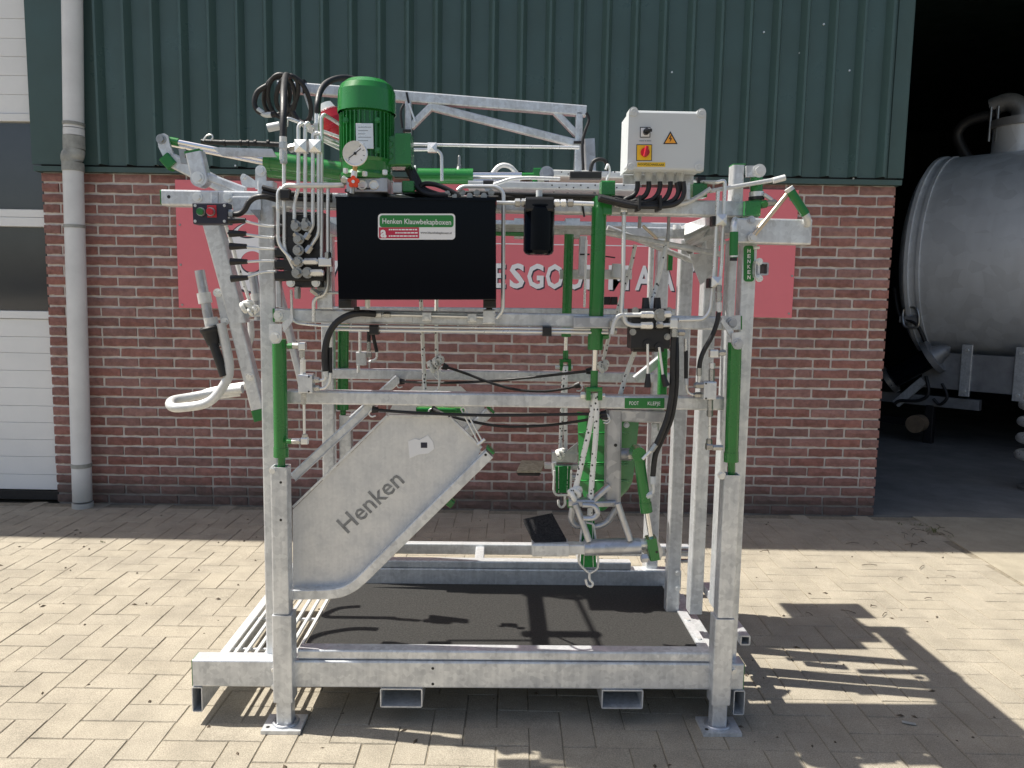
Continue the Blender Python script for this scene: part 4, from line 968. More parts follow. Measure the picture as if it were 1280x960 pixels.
rodc('hydraulic_hose', 412.5, 434, 412.7, 468, 2.8, -.01, RUBBER); rodc('hose_end', 412.5, 418, 412.5, 434, 3, -.01, ZINC)
# valve behind it on the far side
b2 = blk('check_valve', 445, 440, 457, 457, .5, .03, GALV); rodc('hydraulic_pipe', 450, 413, 450, 440, 1.8, .5, ZINC); rodc('valve_foot', 448, 457, 448, 466, 2, .5, ZINC)
pipe('hydraulic_hose', [(461, 414), (461, 427)], 2.4, .3, RUBBER); pipe('hydraulic_hose', [(466, 417), (471, 440)], 2.2, .3, RUBBER); pipe('hydraulic_pipe', [(471, 440), (471, 449), (462, 452)], 1.5, .3, ZINC); nut(461, 427, 461, 438, 2.8, .3); blk('elbow_block', 458, 440, 464, 447, .48, .02, STEELD)
# right valve group
pv_ = -.01
nut(906, 441, 899, 441, 4.2, pv_); blk('elbow_block', 888, 437, 898, 447, pv_-.01, .02, ZINC); nut(890, 454, 890, 460, 4, pv_, ZINC); nut(889.5, 462, 889.5, 477, 3.8, pv_)
b3 = blk('check_valve', 880, 477, 895.5, 500, pv_-.02, .04, GALV); hole(882.5, 479.5, pv_-.02, 1.2, b3); hole(882.5, 498, pv_-.02, 1.2, b3)
nut(887.5, 500, 887.5, 512, 4, pv_); nut(887.3, 513, 887.3, 520, 4, pv_, STEELD); rodc('hydraulic_pipe', 887.2, 520, 886.8, 550, 1.9, pv_, ZINC); nut(886.5, 549, 886.5, 556, 4, pv_, STEELD); blk('elbow_block', 883.5, 555, 891, 563, pv_-.01, .02, STEELD); nut(891, 559.5, 902, 559.5, 4, pv_)
pipe('hydraulic_hose', [(898.5, 388), (896.5, 402), (890, 420), (880, 438), (875.5, 450), (874, 460)], 3, -.02, RUBBER, curve=True); nut(898.5, 378, 898.5, 389, 4, -.02, GALVW); nut(898.5, 366, 898.5, 376, 4.2, -.02); nut(898.5, 357, 898.5, 364, 4, -.02, STEELD)
nut(874, 460, 874, 469, 3.6, -.02); rodc('hydraulic_pipe', 874, 469, 873.5, 478, 2.2, -.02, ZINC); nut(869, 481.5, 880, 481.5, 4.4, -.02, STEELD)
rodc('hydraulic_hose', 857.5, 438, 857.5, 473, 2.5, .0, RUBBER); rodc('hose_end', 857, 423, 857.3, 439, 2.4, .0, ZINC); rodc('hose_end', 857.7, 473, 857.9, 481, 2.8, .0, PLAST); pipe('hydraulic_pipe', [(858, 480), (859, 490), (865, 493.5), (872, 493.5)], 1.8, .0, ZINC, fil=.02); nut(868, 493.5, 879, 493.5, 3.8, .0, STEELD)
pipe('hydraulic_pipe', [(897.5, 239), (893.5, 325), (891, 356), (888, 388), (880, 399), (848, 400)], 2.4, .0, ZINC, fil=.03); pipe('hydraulic_pipe', [(866, 227, .08), (897, 228), (906, 225), (906, 235), (902, 330), (899, 358)], 2.4, .005, ZINC, fil=.02)
for x, y in ((902, 274.5), (896, 352.5)): tri_clamp(x, y, 13, -.02)
for x, y in ((893.5, 276), (889, 354)): blk('pipe_clamp', x-3, y-6, x+2, y+6, -.012, .03, BLACK)
# two lever valve on the right
v2 = blk('lever_valve', 789, 386, 838, 436, -.035, .07, BLACK, r=.003)
for x in (807, 821.5): MB().cyl(P(x, 372, .0), P(x, 387, .0), 4*PX(0), 5.2*PX(0), n=16).build('valve_cap', BLACK, v2)
blk('valve_rib', 788, 398, 838.5, 400, -.037, .004, BLACK, v2); blk('valve_rib', 788, 411, 838.5, 413, -.037, .004, BLACK, v2); blk('valve_section', 792, 434, 830, 440, -.02, .05, BLACK, v2)
for x, y in ((794, 388), (836, 388), (834, 421), (791, 415)): bolt(x, y, -.036, 2.8, STEELD, v2)
nut(801, 393.5, 808, 393.5, 4.6, -.045, ZINC, v2); nut(808, 393.5, 816, 393.5, 4.8, -.045, ZINC, v2); bolt(825, 394, -.036, 5.6, STEELD, v2, .012); nut(831, 393, 838, 393, 4.6, -.045, ZINC, v2); nut(801, 407, 808, 407, 4.6, -.045, ZINC, v2); nut(808, 407, 815, 407, 4.8, -.045, ZINC, v2); nut(820.5, 406.5, 828, 406.5, 4.8, -.045, STEELD, v2)
pipe('hydraulic_pipe', [(765, 418), (767, 404), (773, 394), (802, 393.5)], 2.8, -.045, GALVW, fil=.04); pipe('hydraulic_pipe', [(779, 392), (782, 404), (790, 407), (802, 407)], 2.8, -.045, GALVW, fil=.03); pipe('hydraulic_pipe', [(827, 406.5), (842, 406)], 2.6, -.045, GALVW)
blk('elbow_block', 838, 398, 847, 411, -.055, .025, ZINC); nut(843, 411, 843, 420, 5, -.045); nut(848, 416, 855, 416, 4.2, -.04, STEELD); nut(762, 414, 770, 414, 4, -.03, STEELD); nut(764.5, 408, 764.5, 402, 3.6, -.03, STEELD)
for (x0, y0, x1, y1, x2, y2) in ((809.5, 430, 810, 467, 809.5, 484), (824, 434, 828.5, 468, 833, 482.5)):
    p = P(x0, y0, -.04); MB().cyl(p, p + Vector((0, .03, 0)), 5.5*PX(-.04), n=16).build('lever_boss', BLACK, v2)
    lv = rodc('valve_lever', x0, y0, x1, y1, 1.7, -.045, ZINC, v2); MB().cyl(P(x1, y1, -.045), P(x2, y2, -.045), 2.6*PX(0), 4.4*PX(0), n=12).build('lever_grip', RUBBER, v2)
pipe('hydraulic_hose', [(842, 420), (841, 440), (840.5, 470), (839, 496), (834, 522), (826, 543), (820, 556)], 3.6, -.035, RUBBER, curve=True); pipe('hydraulic_hose', [(845, 422, .0), (845.5, 450), (844.5, 490), (838, 526), (826, 552), (819, 570), (816, 596)], 3.6, -.015, RUBBER, curve=True)
nut(819.5, 555, 814, 563, 4, -.035); rodc('hydraulic_pipe', 815, 562, 803, 574, 2.2, -.03, ZINC); nut(816, 595, 816, 604, 4.4, -.015, PLAST); pipe('hydraulic_pipe', [(816, 603), (817, 614), (811, 619)], 2.4, -.01, GALVW); nut(808, 620, 814, 618, 4.4, -.01, PLAST)
bar('far_gate_post', 830.5, 418, 829, 494, 10, .5, .04, GREEN); bar('far_stay', 795, 475, 838, 440, 10, .55, .03, GALV)
# label plate on the lower rail
sp_ = blk('lever_label', 781, 497.5, 830.5, 510.5, NV-.002, .002, GREENL, r=.001); lab('POOT', 792.5, 504, 12, 4.6, TEXTW, NV-.002, sp_, bold=0.004); lab('KLEPJE', 817.5, 504.3, 16, 4.6, TEXTW, NV-.002, sp_, bold=.004)
# ---- side plates with the maker's name
def side_plate(pts, v, th=.004): return MB().prism([P(x, y, v) for x, y in pts], None, Vector((0, th, 0))).build('side_plate', GALVS, K)
sv = .066
spn = side_plate([(366, 737), (366, 637), (484, 522), (488, 520), (558, 521), (563, 523), (601, 561), (598, 570), (452, 718), (437, 730), (420, 737)], sv)
pipe_pts = [(612, 566), (560, 617), (505, 671), (456, 719.5), (444, 730), (428, 738), (410, 740), (366, 740.5)]
Q = rounded([P(x, y, sv - .012) for x, y in pipe_pts], .05)
eb = MB(); Wd = 13*PX(sv)
for a, b in zip(Q, Q[1:]): eb.beam(a, b, Wd, .045, r=.003)
eo = eb.build('plate_edge_bar', GALV, spn); hole(607, 568.5, sv - .0345, 1.7); bar('end_cap', 612, 564.5, 614, 562.5, 13, sv - .034, .044, GREENP)
for a, b in (((366, 634), (484, 519.5)), ((486, 519.5), (560, 520.5)), ((562, 521.5), (602, 560))): bar('plate_edge', a[0], a[1], b[0], b[1], 3, sv - .008, .012, GALV, spn, r=.001)
th = math.atan2(660 - 595, 505 - 425); dirx = (P(500, 592, sv) - P(425, 660, sv)).normalized(); diry = Vector((-dirx.z, 0, dirx.x))
text_mesh('cut_lettering', 'Henken', P(463, 627, sv - .0005), dirx, diry, 22*PX(sv), CUT, spn, width=100*PX(sv), thick=.0006, bold=.012)
st_ = plate('torn_sticker', [(510, 552), (519, 548), (524, 550), (535, 544), (541, 552), (543, 561), (535, 567), (524, 568), (512, 573)], sv - .002, .001, WHITE, spn); blk('sticker_mark', 526, 553, 534, 560, sv - .0026, .0005, NAVY, st_, r=.0005)
fpv = FV - .05
spf = side_plate([(415, 640), (492, 504), (518, 483), (576, 483), (606, 510), (600, 535), (480, 660)], fpv)
bar('plate_edge_bar', 612, 515, 560, 565, 12, fpv - .03, .03, GALV); bar('end_cap', 612.5, 513.5, 614.5, 511.5, 12, fpv - .03, .03, GREENP); bar('far_green_stop', 552, 622, 566, 632, 10, FV - .1, .05, GREEN); bar('far_green_strip', 520, 513, 580, 514, 7, .3, .04, GREEN)
bar('diagonal_brace', 366, 597, 466, 505, 12, .062, .045); bar('brace_lip', 369, 601.5, 468, 510, 1.5, .058, .01, GALVD); bar('diagonal_brace', 440, 525, 498, 473, 11, FV - .06, .04)
pipe('chain_link', [(576, 511), (580, 509), (603, 552), (599, 555), (576, 511)], 1.1, .05, ZINC, fil=.004, n=6); rodc('catch_pin', 597, 556, 606, 549, 2.2, .05, ZINC)
# ---- rear foot support
av = .05
arm_ = bar('support_arm', 768.5, 512.5, 767, 628, 19, av, .06, GALVD); bar('support_head', 768, 519, 831, 522, 16, av + .004, .05, GALVD)
for x in (783, 818): bolt(x, 531, av + .03, 2.6, PLAST)
hole(769.5, 556.5, av, 2.2); bar('support_plate', 828, 515, 829, 540, 10, av+.03, .03, GALV)
rodc('pivot_tube', 770, 567.5, 789, 568, 8, av + .02, GALVD); nut(785, 569, 791, 569, 5.5, av-.01)
fc = rodc('foot_cylinder', 797.5, 563, 808, 639, 7.2, .0, GREEN, n=22); rodc('cylinder_gland', 806.5, 628, 808.2, 640, 7.9, .0, GREEN, fc, n=22); p = P(797, 566, .0); MB().cyl(p - Vector((0,.026,0)), p + Vector((0,.026,0)), 9*PX(0), n=20).build('cylinder_eye', GREEN, fc)
rodc('piston_rod', 808.5, 638, 814.5, 678, 3.3, .0, CHROME); bar('rod_end', 815, 674, 819.5, 701, 13, -.02, .045, GREEN); hole(821, 690, -.02, 1.7); plate('link_plate', [(806, 672), (822, 673), (829, 690), (826, 700), (812, 701), (803, 690)], .03, .006, GALVD)
rodc('foot_roller', 730, 684.5, 800, 682, 10.5, .02, GALVD, n=24); rodc('roller_pin', 799, 680, 812, 679.5, 7, .02, ZINC); nut(802, 698, 809, 697.5, 6, -.01, GALVD)
blk('foot_block', 665.5, 679.5, 711, 697, -.01, .06, GALV, r=.006); blk('foot_link', 711, 681, 731, 694, .0, .04, GALVW)
fp = MB().prism([P(654, 652.5, .16), P(690, 645, .16), P(708, 678, .01), P(668, 681, .0)], None, Vector((.0, .004, .009))).build('foot_pad', mat('crumb_rubber', (.05, .05, .053), .95, 0, .85, 170, .6, 220, spec=.1), K)
pipe('support_loop', [(719, 630), (727, 650), (736, 676)], 4.4, .0, GALVD); pipe('support_loop', [(772, 629), (779, 650), (788, 675)], 4.4, .0, GALVD)
pipe('support_loop', [(716, 634, .06), (713, 648), (718, 657), (748, 658), (760, 652), (771, 634)], 4.2, .06, GALVD, fil=.03)
pipe('support_loop', [(728, 631, -.02), (744, 632), (748, 642), (742, 648), (729, 648)], 3.6, -.02, GALVD, fil=.02); bar('support_bar', 711, 629, 743, 630, 9.5, .0, .04, GALVD); bar('support_brace', 742, 626, 763, 608, 7, .02, .03, GALVD); bar('end_cap', 709, 630.5, 714, 629.5, 11, .01, .03, GREEN)
bar('support_shelf', 738, 631, 770, 630, 8, .04, .1, GALVD)
# far foot support
f2 = .62
bar('support_head', 690, 572, 722, 572, 15, f2, .05, GALVD); pipe('support_loop', [(692, 578), (694, 594), (702, 597), (724, 597)], 4, f2, GALVD, fil=.03); plate('support_gusset', [(706, 566), (722, 553), (722, 566)], f2, .01, GALVD)
bar('foot_link', 681, 583, 724, 584.5, 7, f2 + .02, .04, GALVW); MB().prism([P(652, 578, f2+.1), P(682, 578.5, f2+.1), P(676, 591, f2), P(646, 591, f2)], None, Vector((0, .004, .008))).build('foot_pad', PADT, K)
MB().prism([P(646, 592, f2 - .001), P(676, 592.5, f2 - .001), P(674, 595, f2 - .001), P(648, 594.5, f2 - .001)], None, Vector((0, .05, 0))).build('pad_edge', RUBBER, K)
rodc('support_upright', 755, 515, 755, 600, 6, f2, GALVD); pipe('support_loop', [(728, 584, f2), (760, 566, f2)], 3, f2, GALVD)
# green guard shell behind the arm
gsv = .32; gs = MB(); rows = []
for k in range(13):
    t = k/12; y = 515 + t*117; xl = 722 + 3*t + (8*max(0, t-.75)/.25)**1.0*(1 if t > .75 else 0); xr = 800 - 12*t - (26*((t-.7)/.3)**2 if t > .7 else 0); rows.append((y, xl, xr))
vs = []; fs = []
for y, xl, xr in rows:
    for j in range(9):
        s = j/8; x = xl + (xr-xl)*s; vs.append(P(x, y, gsv) + Vector((0, -.07*math.sin(math.pi*s) - .0*y, 0)))
for k in range(12):
    for j in range(8): a = k*9 + j; fs.append((a, a+1, a+10, a+9))
gs.add(vs, fs, True); gs.add([v + Vector((0, .006, 0)) for v in vs], [tuple(reversed(f)) for f in fs], True)
gso = gs.build('guard_shell', GREENP, K)
for y in (541, 578.5, 581, 601): pipe('shell_rib', [(723.5, y, gsv), (735, y, gsv - .045), (748, y, gsv - .068), (761, y, gsv - .07), (774, y, gsv - .062), (786, y, gsv - .035)], 1.2, gsv, GREEN, gso, curve=True, n=6)
# ---- electrical enclosure
ev = -.06
en = MB(); a, b = P(787, 137.5, ev), P(878.5, 214, ev); 
enc = MB().box((a.x, ev + .045, b.z + .004), (b.x, ev + .135, a.z - .004)).build('electrical_enclosure', PLAST, K)
MB().beam((a.x - .002, ev + .02, (a.z+b.z)/2), (b.x + .002, ev + .02, (a.z+b.z)/2), a.z - b.z, .045, r=.007).build('enclosure_lid', PLAST, enc)
for x, y in ((792, 139), (877, 141), (789, 207), (874, 208.5)):
    p = P(x, y, ev - .006); o = MB().cyl(p + Vector((0,.045,0)), p, 5.4*PX(ev), n=18).build('lid_corner', PLAST, enc); MB().torus(p, (0,1,0), 3*PX(ev), .5*PX(ev), 16, 6).cyl(p, p - Vector((0,.0012,0)), 1.6*PX(ev), n=10).build('lid_screw', PLAST, o)
EF = ev - .0026
blk('switch_plate', 800, 159, 813, 171.5, EF - .001, .001, BLACK, enc, r=.001); blk('switch_face', 801, 160, 812, 170.5, EF - .0018, .0008, WHITE, enc, r=.001); p = P(807.5, 165, EF - .002); MB().cyl(p, p - Vector((0,.012,0)), 3.8*PX(ev), n=16).build('rotary_knob', BLACK, enc); MB().beam(p + Vector((-.006,-.016,0)), p + Vector((.013,-.016,.002)), .008, .01).build('knob_handle', BLACK, enc)
blk('main_switch_plate', 795.5, 181, 815, 200.5, EF - .001, .001, BLACK, enc, r=.001); blk('main_switch_face', 796.3, 181.8, 814.2, 199.7, EF - .002, .001, YEL, enc, r=.001); p = P(806, 190.5, EF - .002); MB().cyl(p, p - Vector((0,.006,0)), 5.4*PX(ev), n=20).build('main_switch_disc', REDP, enc); MB().beam(p + Vector((-.002,-.013,-.014)), p + Vector((.003,-.013,.014)), .009, .014).build('main_switch_handle', REDP, enc)
MB().prism([P(829, 180, EF-.001), P(847, 180, EF-.001), P(838, 164, EF-.001)], None, Vector((0,.0008,0))).build('warning_border', BLACK, enc); MB().prism([P(831.2, 178.8, EF-.0016), P(844.8, 178.8, EF-.0016), P(838, 166.8, EF-.0016)], None, Vector((0,.0005,0))).build('warning_triangle', ORANGE, enc)
MB().prism([P(x, y, EF-.0022) for x, y in ((838.4, 169), (836, 174), (838.2, 173.6), (837, 178), (840.3, 172.6), (838, 173), (839.5, 169))], None, Vector((0,.0004,0))).build('warning_flash', BLACK, enc)
blk('yellow_label', 796.5, 203, 831.5, 208.3, EF - .001, .001, YEL, enc, r=.0005); lab('HOOFDSCHAKELAAR', 814, 205.7, 32, 2.6, BLACK, EF - .001, enc); [blk('small_print', a_, 175.4, b_, 176.6, EF - .0005, .0005, STEELD, enc, r=.0001) for a_, b_ in ((799, 805), (806, 807.5), (808.5, 814))]
blk('mount_plate', 779, 219, 867, 230, ev + .1, .006, GALV); blk('mount_bracket', 866, 229, 884, 246, .04, .05, GREEN); blk('black_cap', 872, 221, 882, 230, .05, .03, BLACK); rodc('mount_post', 858, 229, 858, 250, 5, ev + .08, GALV)
for k, x in enumerate((797, 811, 825, 838, 850)):
    g = MB().cyl(P(x, 215, ev+.06), P(x, 220, ev+.06), 5.2*PX(ev), n=8, smooth=False).cyl(P(x, 220, ev+.06), P(x, 228, ev+.06), 4.4*PX(ev), 3.6*PX(ev), n=12).build('cable_gland', PLAST, enc)
    pipe('enclosure_cable', [(x, 227), (x - .5, 236), (x - 5, 244 + k*.8), (x - 15, 249 + k*1.3), (780 + k*3, 252 + k*1.5), (765, 249 + k), (748, 245 + k)], 3.1, ev + .055 - .006*k, RUBBER, curve=True)
pipe('enclosure_cable', [(854, 227), (855, 240), (850, 251), (836, 257), (800, 258), (770, 252), (750, 247)], 3.1, ev + .02, RUBBER, curve=True); pipe('enclosure_cable', [(846, 228), (848, 240), (842, 250), (826, 256), (795, 255), (768, 249)], 3.1, ev + .03, RUBBER, curve=True)
for x in (800, 826): blk('cable_tie', x-1.5, 244, x+1.5, 262, ev + .0, .07, BLACK)
# ---- right end: head gate gear
bar('head_beam', 921, 288, 1014.5, 290, 31, -.02, .05); bolt(939, 275, -.02, 3.4, GALVD)
post('gate_tower', 924, 206, 922, 252, 14, .05, .05); blk('tower_cap', 917, 204.5, 932, 206, .052, .046, GREENP)
plate('clevis_plate', [(933, 207), (950, 207), (955, 210), (956.5, 214.5), (954, 219), (949, 221), (933, 221)], .04, .012); bolt(949, 213.5, .04, 5.5, GALVW)
rodc('gate_cylinder', 945.5, 221, 945.5, 240, 7.6, .06, GREEN, n=20); rodc('gland_ring', 945.5, 240, 945.5, 246, 9, .06, ZINC, n=20); rodc('gland_ring', 945.5, 246, 945.5, 250, 9.6, .06, RUBBER, n=20); rodc('piston_sleeve', 945.5, 249, 945.5, 253, 7, .06, GREEN)
blk('end_block', 932.5, 251, 951, 270, .02, .07, GREEN); nut(951, 256, 958, 254.5, 5, .04, GREEN); nut(958, 254.5, 969, 253, 4, .04, STEELD); rodc('hydraulic_pipe', 955, 243, 965, 250, 2.4, .04, GALVW)
pipe('control_rod', [(840, 256), (858, 254), (873, 246), (888, 236)], 3, .02, GALVW, fil=.04); bar('control_rod', 888, 238.5, 980, 222.5, 5, .02, .015, GALVW); rodc('rod_tip', 966, 226, 981, 222, 3.8, .02, GALVW)
rodc('pull_rod', 940, 297, 986, 240, 2.9, -.03, mat('dull_yellow_zinc', (.55, .47, .36), .35, .8)); bolt(940.5, 297, -.03, 4, GALVW)
rodc('lever_grip', 987.5, 238, 1007, 268, 5.4, -.035, GREENP, n=20); rodc('grip_end', 985.5, 235, 988, 239, 5.7, -.035, GALVW); pipe('lever_tube', [(1006, 266), (1009.5, 273), (1009, 281, -.02)], 4.6, -.035, GALVW)
rodc('lever_grip', 917.5, 290, 917, 322, 5.3, -.03, GREENP, n=20); pipe('lever_tube', [(917.5, 292), (917.5, 280), (919, 275, .02)], 4.4, -.03, ZINC); rodc('grip_end', 917, 320, 916.8, 326, 4.6, -.03, RUBBER); rodc('grip_end', 917, 319.5, 917, 321.5, 5.4, -.03, ZINC)
hs_ = rrect('maker_label', 929.5, 307, 942.8, 352, 4, .0395, .0014, GREENL, K)
for k, ch in enumerate('HENKEN'): lab(ch, 936.2, 313.6 + 6.6*k, 4, 4.4, TEXTW, .0395, hs_, bold=.03)
rt = MB().beam(P(953, 336, -.0), P(953, 336, .0) + Vector((0, .09, 0)), 16*PX(0), 16*PX(0), ref=Vector((1,0,0)), hollow=.005).build('latch_socket', GALVD, K); blk('socket_flange', 944, 326, 950, 347, .0, .02, GALV); bolt(949, 327, .0, 3, ZINC); bolt(949, 348, .0, 3, ZINC); rodc('latch_pin', 942, 310, 949, 309.5, 2, .02, ZINC)
# perforated ramp plate under the top frame
tr_ = MB().prism([P(855, 300, .25), P(893.5, 281, .25), P(893, 271, .5), P(856, 283, .5)], None, Vector((0, .0, .008))).build('ramp_plate', GALVW, K)
for k in range(6):
    for j in range(2):
        a = P(861 + 5.6*k, 293 - 2.6*k - 4*j, .3 + .08*j) ; 
MB().prism([P(856, 302, .24), P(893, 283, .24), P(908, 305, .52), P(874, 313, .52)], None, Vector((0, .0, .006))).build('ramp_plate', GALV, K)
bar('gate_stay', 740, 287, 905, 318, 6.5, .2, .03, GALV); bar('gate_stay', 760, 284, 880, 331, 6, .35, .03, GALV); bar('head_bar', 780, 290, 860, 291, 13, .5, .04, GALV); rodc('head_bar_pin', 846, 281, 846, 287, 5, .48, GALVW)
post('hanger', 836, 270, 836, 302, 3.5, .12, .012, m=STEELD); post('hanger', 800, 270, 800, 285, 4, .12, .012, m=STEELD); bar('spring_strut', 804, 282, 822, 298, 3.4, .12, .012, mat('dull_yellow_zinc', (.5, .4, .3)))
bar('far_green_grip', 839, 316, 838, 338, 6, .5, .03, GREEN); post('gate_pipe', 814.5, 305, 814, 380, 6, .6, .03); plate('latch_plate', [(862, 318), (884, 316), (884, 350), (876, 356), (868, 335)], .34, .008, GALV)
bolt(868, 311, .33, 3, STEELD); bolt(862, 313, .33, 3, STEELD)
# ---------------------------------------------------------------- things hung on the crush
def rope_thing(name, label, parts, cat='rope', group='ropes hanging in the crush'):
    b = MB()
    for kind, pts, r, v in parts:
        if kind == 't': b.tube([P(*p) if len(p) > 2 else P(p[0], p[1], v) for p in pts], 1.15*r*PX(v), 10)
        if kind == 'k':
            c = P(pts[0], pts[1], v)
            for k in range(3):
                t = k*1.1; b.torus(c + Vector(((k-1)*.006, (k-1)*.004, (k-1)*.004)), (math.cos(t), math.sin(t), .5), r*PX(v)*1.5, r*PX(v)*.8, 12, 8)
    o = b.build(name, ROPE)
    o.location = K_M @ o.location; o.rotation_euler = (0, 0, YAW); tag(o, label, cat, group); return o
K_M = Matrix.Translation(ROOT) @ Matrix.Rotation(YAW, 4, 'Z')
rope_thing('lifting_rope', 'white flecked rope looped from the green clevis in front of the guard shell', [('t', [(743, 491), (738, 530), (728, 575), (719, 612)], 3.2, .02), ('t', [(746, 491), (745, 540), (740, 600), (737, 647)], 3.2, .015), ('k', (718, 617), 4.2, .015)])
rope_thing('lifting_rope', 'white rope pair hanging over the beige foot pad on the wall side', [('t', [(706, 459, .74), (704, 480), (702, 520), (700, 566)], 2.2, .7), ('t', [(708, 459, .74), (707, 480), (707, 566)], 2.2, .7), ('k', (700, 567), 3, .62)])
rope_thing('lead_rope', 'slack white rope tied above the upper end of the side plate', [('t', [(524, 352, .35), (526, 372), (528, 420), (531, 488)], 2.2, .3), ('t', [(546, 352, .3), (545.5, 408), (546, 450)], 2, .3), ('k', (541, 457), 3.6, .29), ('k', (547, 452), 3, .29)])
rope_thing('lead_rope', 'white flecked rope slanting down behind the two lever valve', [('t', [(834, 300, .14), (827, 330), (820, 358), (814, 382, .06), (805, 415, .06), (793, 440, .1), (783, 468, .1), (775, 494, .1)], 2.7, .1)])
rope_thing('lead_rope', 'thin white rope ending in a knot between the two green lift cylinders', [('t', [(794, 306), (788, 335), (780, 360), (772, 388), (766, 405), (760, 425), (754, 450)], 2.2, .2), ('k', (753, 458), 3.4, .2)])
rope_thing('lead_rope', 'white rope with a knot hanging beside the black lever grips', [('t', [(281, 278), (290, 305), (298, 335), (306, 358), (311, 374)], 1.9, .1), ('k', (308, 383), 3.4, .1), ('k', (316, 388), 2.6, .1)])
def bungee(label, pts, v, r=1.7, ends=True):
    e = empty('elastic_cord', label, 'elastic cord', ROOT, YAW, 'elastic cords stretched in the crush')
    b = MB().tube([P(p[0], p[1], p[2] if len(p) > 2 else v) for p in pts], r*PX(v), 8).build('cord', RUBBER, e)
    for i, (p, q) in enumerate(((pts[0], pts[1]), (pts[-1], pts[-2]))):
        vv = p[2] if len(p) > 2 else v
        a = P(p[0], p[1], vv); d = (P(q[0], q[1], vv) - a).normalized()
        MB().cyl(a - d*.004, a + d*.014, 4.6*PX(v), 3.2*PX(v), n=12).build('end_ball', RUBBER, e)
        h = [a, a - d*.008 + Vector((0,0,-.004)), a - d*.014 + Vector((0,0,-.014)), a - d*.006 + Vector((0,0,-.022)), a + d*.006 + Vector((0,0,-.018))]
        MB().tube(h, .0026, 8).build('hook', ZINC, e)
    return e
bungee('black elastic cord sagging from the white rope knot towards the green clevis', [(555, 458, .27), (580, 466), (612, 478), (645, 487), (680, 489), (710, 485), (723, 481, .3)], .3)
bungee('taut black elastic cord just below the lower rail on the wall side', [(501, 477, .5), (560, 478.5), (640, 474), (738, 463.5, .12)], .3)
bungee('straight black elastic cord from the diagonal brace to the grey support arm', [(467, 512, .05), (520, 516), (600, 519), (680, 518.5), (756, 517, .04)], .04, 2)
bungee('sagging black elastic cord from the top of the side plate to the support arm', [(541, 511, .2), (560, 519), (590, 527), (630, 533), (680, 532), (720, 527), (757, 520.5, .04)], .1, 1.9)
def strap(label, x0, y0, x1, y1, wt, wb, v, ring, hk):
    e = empty('hook_strap', label, 'strap', ROOT, YAW, 'green hook straps')
    s = MB().prism([P(x0 - wt/2, y0, v), P(x0 + wt/2, y0, v), P(x1 + wb/2, y1, v), P(x1 - wb/2, y1, v)], None, Vector((0, .008, 0))).build('webbing', WEBB, e)
    for f in (.2, .8): MB().tube([P(x0 - wt/2 + wt*f, y0, v) - Vector((0,.0008,0)), P(x1 - wb/2 + wb*f, y1, v) - Vector((0,.0008,0))], .0009, 5).build('stitching', ROPE, s)
    MB().tube(rounded([P(x, y, v) for x, y in ring], .008), 1.5*PX(v), 8, sub=False).build('ring', GALVW, e)
    MB().tube([P(x, y, v) for x, y in hk], 1.7*PX(v), 8).build('hook', GALVW, e); return e
strap('green webbing strap with steel hook hanging below the grey foot roller', 736, 650, 735.5, 709, 14, 20, .045, [(728, 652), (723, 702), (727, 708), (737, 717), (747, 711), (748, 703), (742, 655), (728, 652)], [(737, 716), (737, 724), (741, 729), (739, 733), (734, 731), (732, 724)])
strap('green webbing strap with steel hook below the wall side support', 704, 583, 703.5, 616, 19, 17, .6, [(693, 588), (692, 613), (695, 619), (713, 619), (714, 588)], [(706, 619), (706, 630), (702, 634), (698.5, 631), (698, 625)])
# snap hook on the slack rope
h = MB().tube([P(546, 459, .29), P(548, 466, .29), P(549, 478, .29), P(547, 487, .29), P(543, 489, .29)], 1.3*PX(.29), 8).torus(P(546, 470, .29), (0,1,0), .012, .0022, 14, 6, .5, 1.4).build('snap_hook', ZINC)
h.location = K_M @ h.location; h.rotation_euler = (0,0,YAW); tag(h, 'small zinc snap hook under the rope knot above the side plate', 'hook')
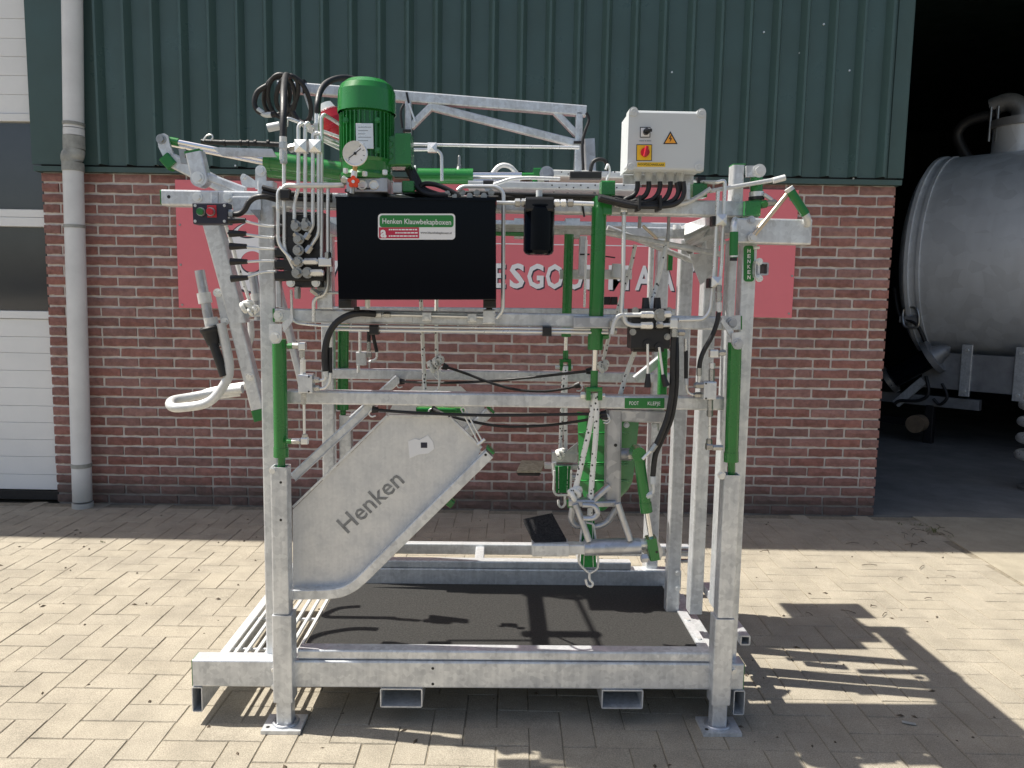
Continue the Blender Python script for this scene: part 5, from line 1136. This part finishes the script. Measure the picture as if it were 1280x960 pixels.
# coiled power cable with red plug
cc = empty('power_cable', 'black power cable coiled over the end of the overhead boom with red plug', 'cable', ROOT, YAW)
cb_ = MB(); cvv = .9
def loop(cx, cy, rx, ry, v, tilt, r=3.4):
    return [P(cx + rx*math.cos(t)*math.cos(tilt) - ry*math.sin(t)*math.sin(tilt), cy + rx*math.cos(t)*math.sin(tilt) + ry*math.sin(t)*math.cos(tilt), v + .03*math.sin(t + tilt)) for t in [2*math.pi*k/20 for k in range(20)]]
for i, (cx, cy, rx, ry, v, tl_) in enumerate(((346, 120, 16, 24, .93, .15), (352, 120, 17, 27, .9, -.1), (359, 117, 13, 23, .89, .25), (372, 124, 14, 30, .9, -.35))):
    cb_.tube(loop(cx, cy, rx, ry, v, tl_), 2.7*PX(v), 8, True, 3)
coil = cb_.build('cable_coil', RUBBER, cc)
MB().tube([P(334, 107, .89), P(322, 115, .89), P(318, 128, .89), P(322, 138, .89), P(333, 143, .89), P(344, 142, .9)], 3.2*PX(.89), 10).build('cable_tail', RUBBER, cc)
MB().tube([P(322, 137, .89), P(331, 143, .89), P(339, 143.5, .89)], 3.5*PX(.89), 10).build('grey_sleeve', PLAST, cc)
MB().tube([P(362, 96, .85), P(357.5, 94, .5), P(355, 108, .1), P(354.5, 135, -.03), P(354, 174, -.06)], 4.2*PX(.0), 10).build('cable_drop', RUBBER, cc)
MB().tube([P(397, 143, -.03), P(397, 130, -.03), P(400, 115, 0), P(408, 104, .04), P(422, 98, .07), P(438, 98, .1), P(452, 103, .1)], 3.8*PX(.0), 10).build('cable_drop', RUBBER, cc)
MB().tube([P(366, 140, .3), P(375, 152, .3), P(392, 158, .28), P(404, 150, .26), P(408, 140, .24)], 3*PX(.3), 10).build('cable_tail', RUBBER, cc)
a, b = P(405, 131, .2), P(424, 171, .2)
MB().lathe(a, b - a, [(0, .012), (.0, .024), (.02, .03), (.024, .033)], 20).build('plug_collar', PLAST, cc)
pg = MB().lathe(a + (b-a)*.2, b - a, [(0, .001), (0, .032), (.03, .038), (.05, .038), (.052, .043), (.062, .043), (.064, .039), (.1, .036), (.1, .001)], 24).build('red_plug', REDP, cc)
for k in range(5): d = (b-a).normalized(); MB().cyl(b + Vector((.012*math.cos(k*1.26), 0, .012*math.sin(k*1.26))) - d*.01, b + Vector((.012*math.cos(k*1.26), 0, .012*math.sin(k*1.26))) + d*.012, .003, n=8).build('plug_pin', ZINC, pg)
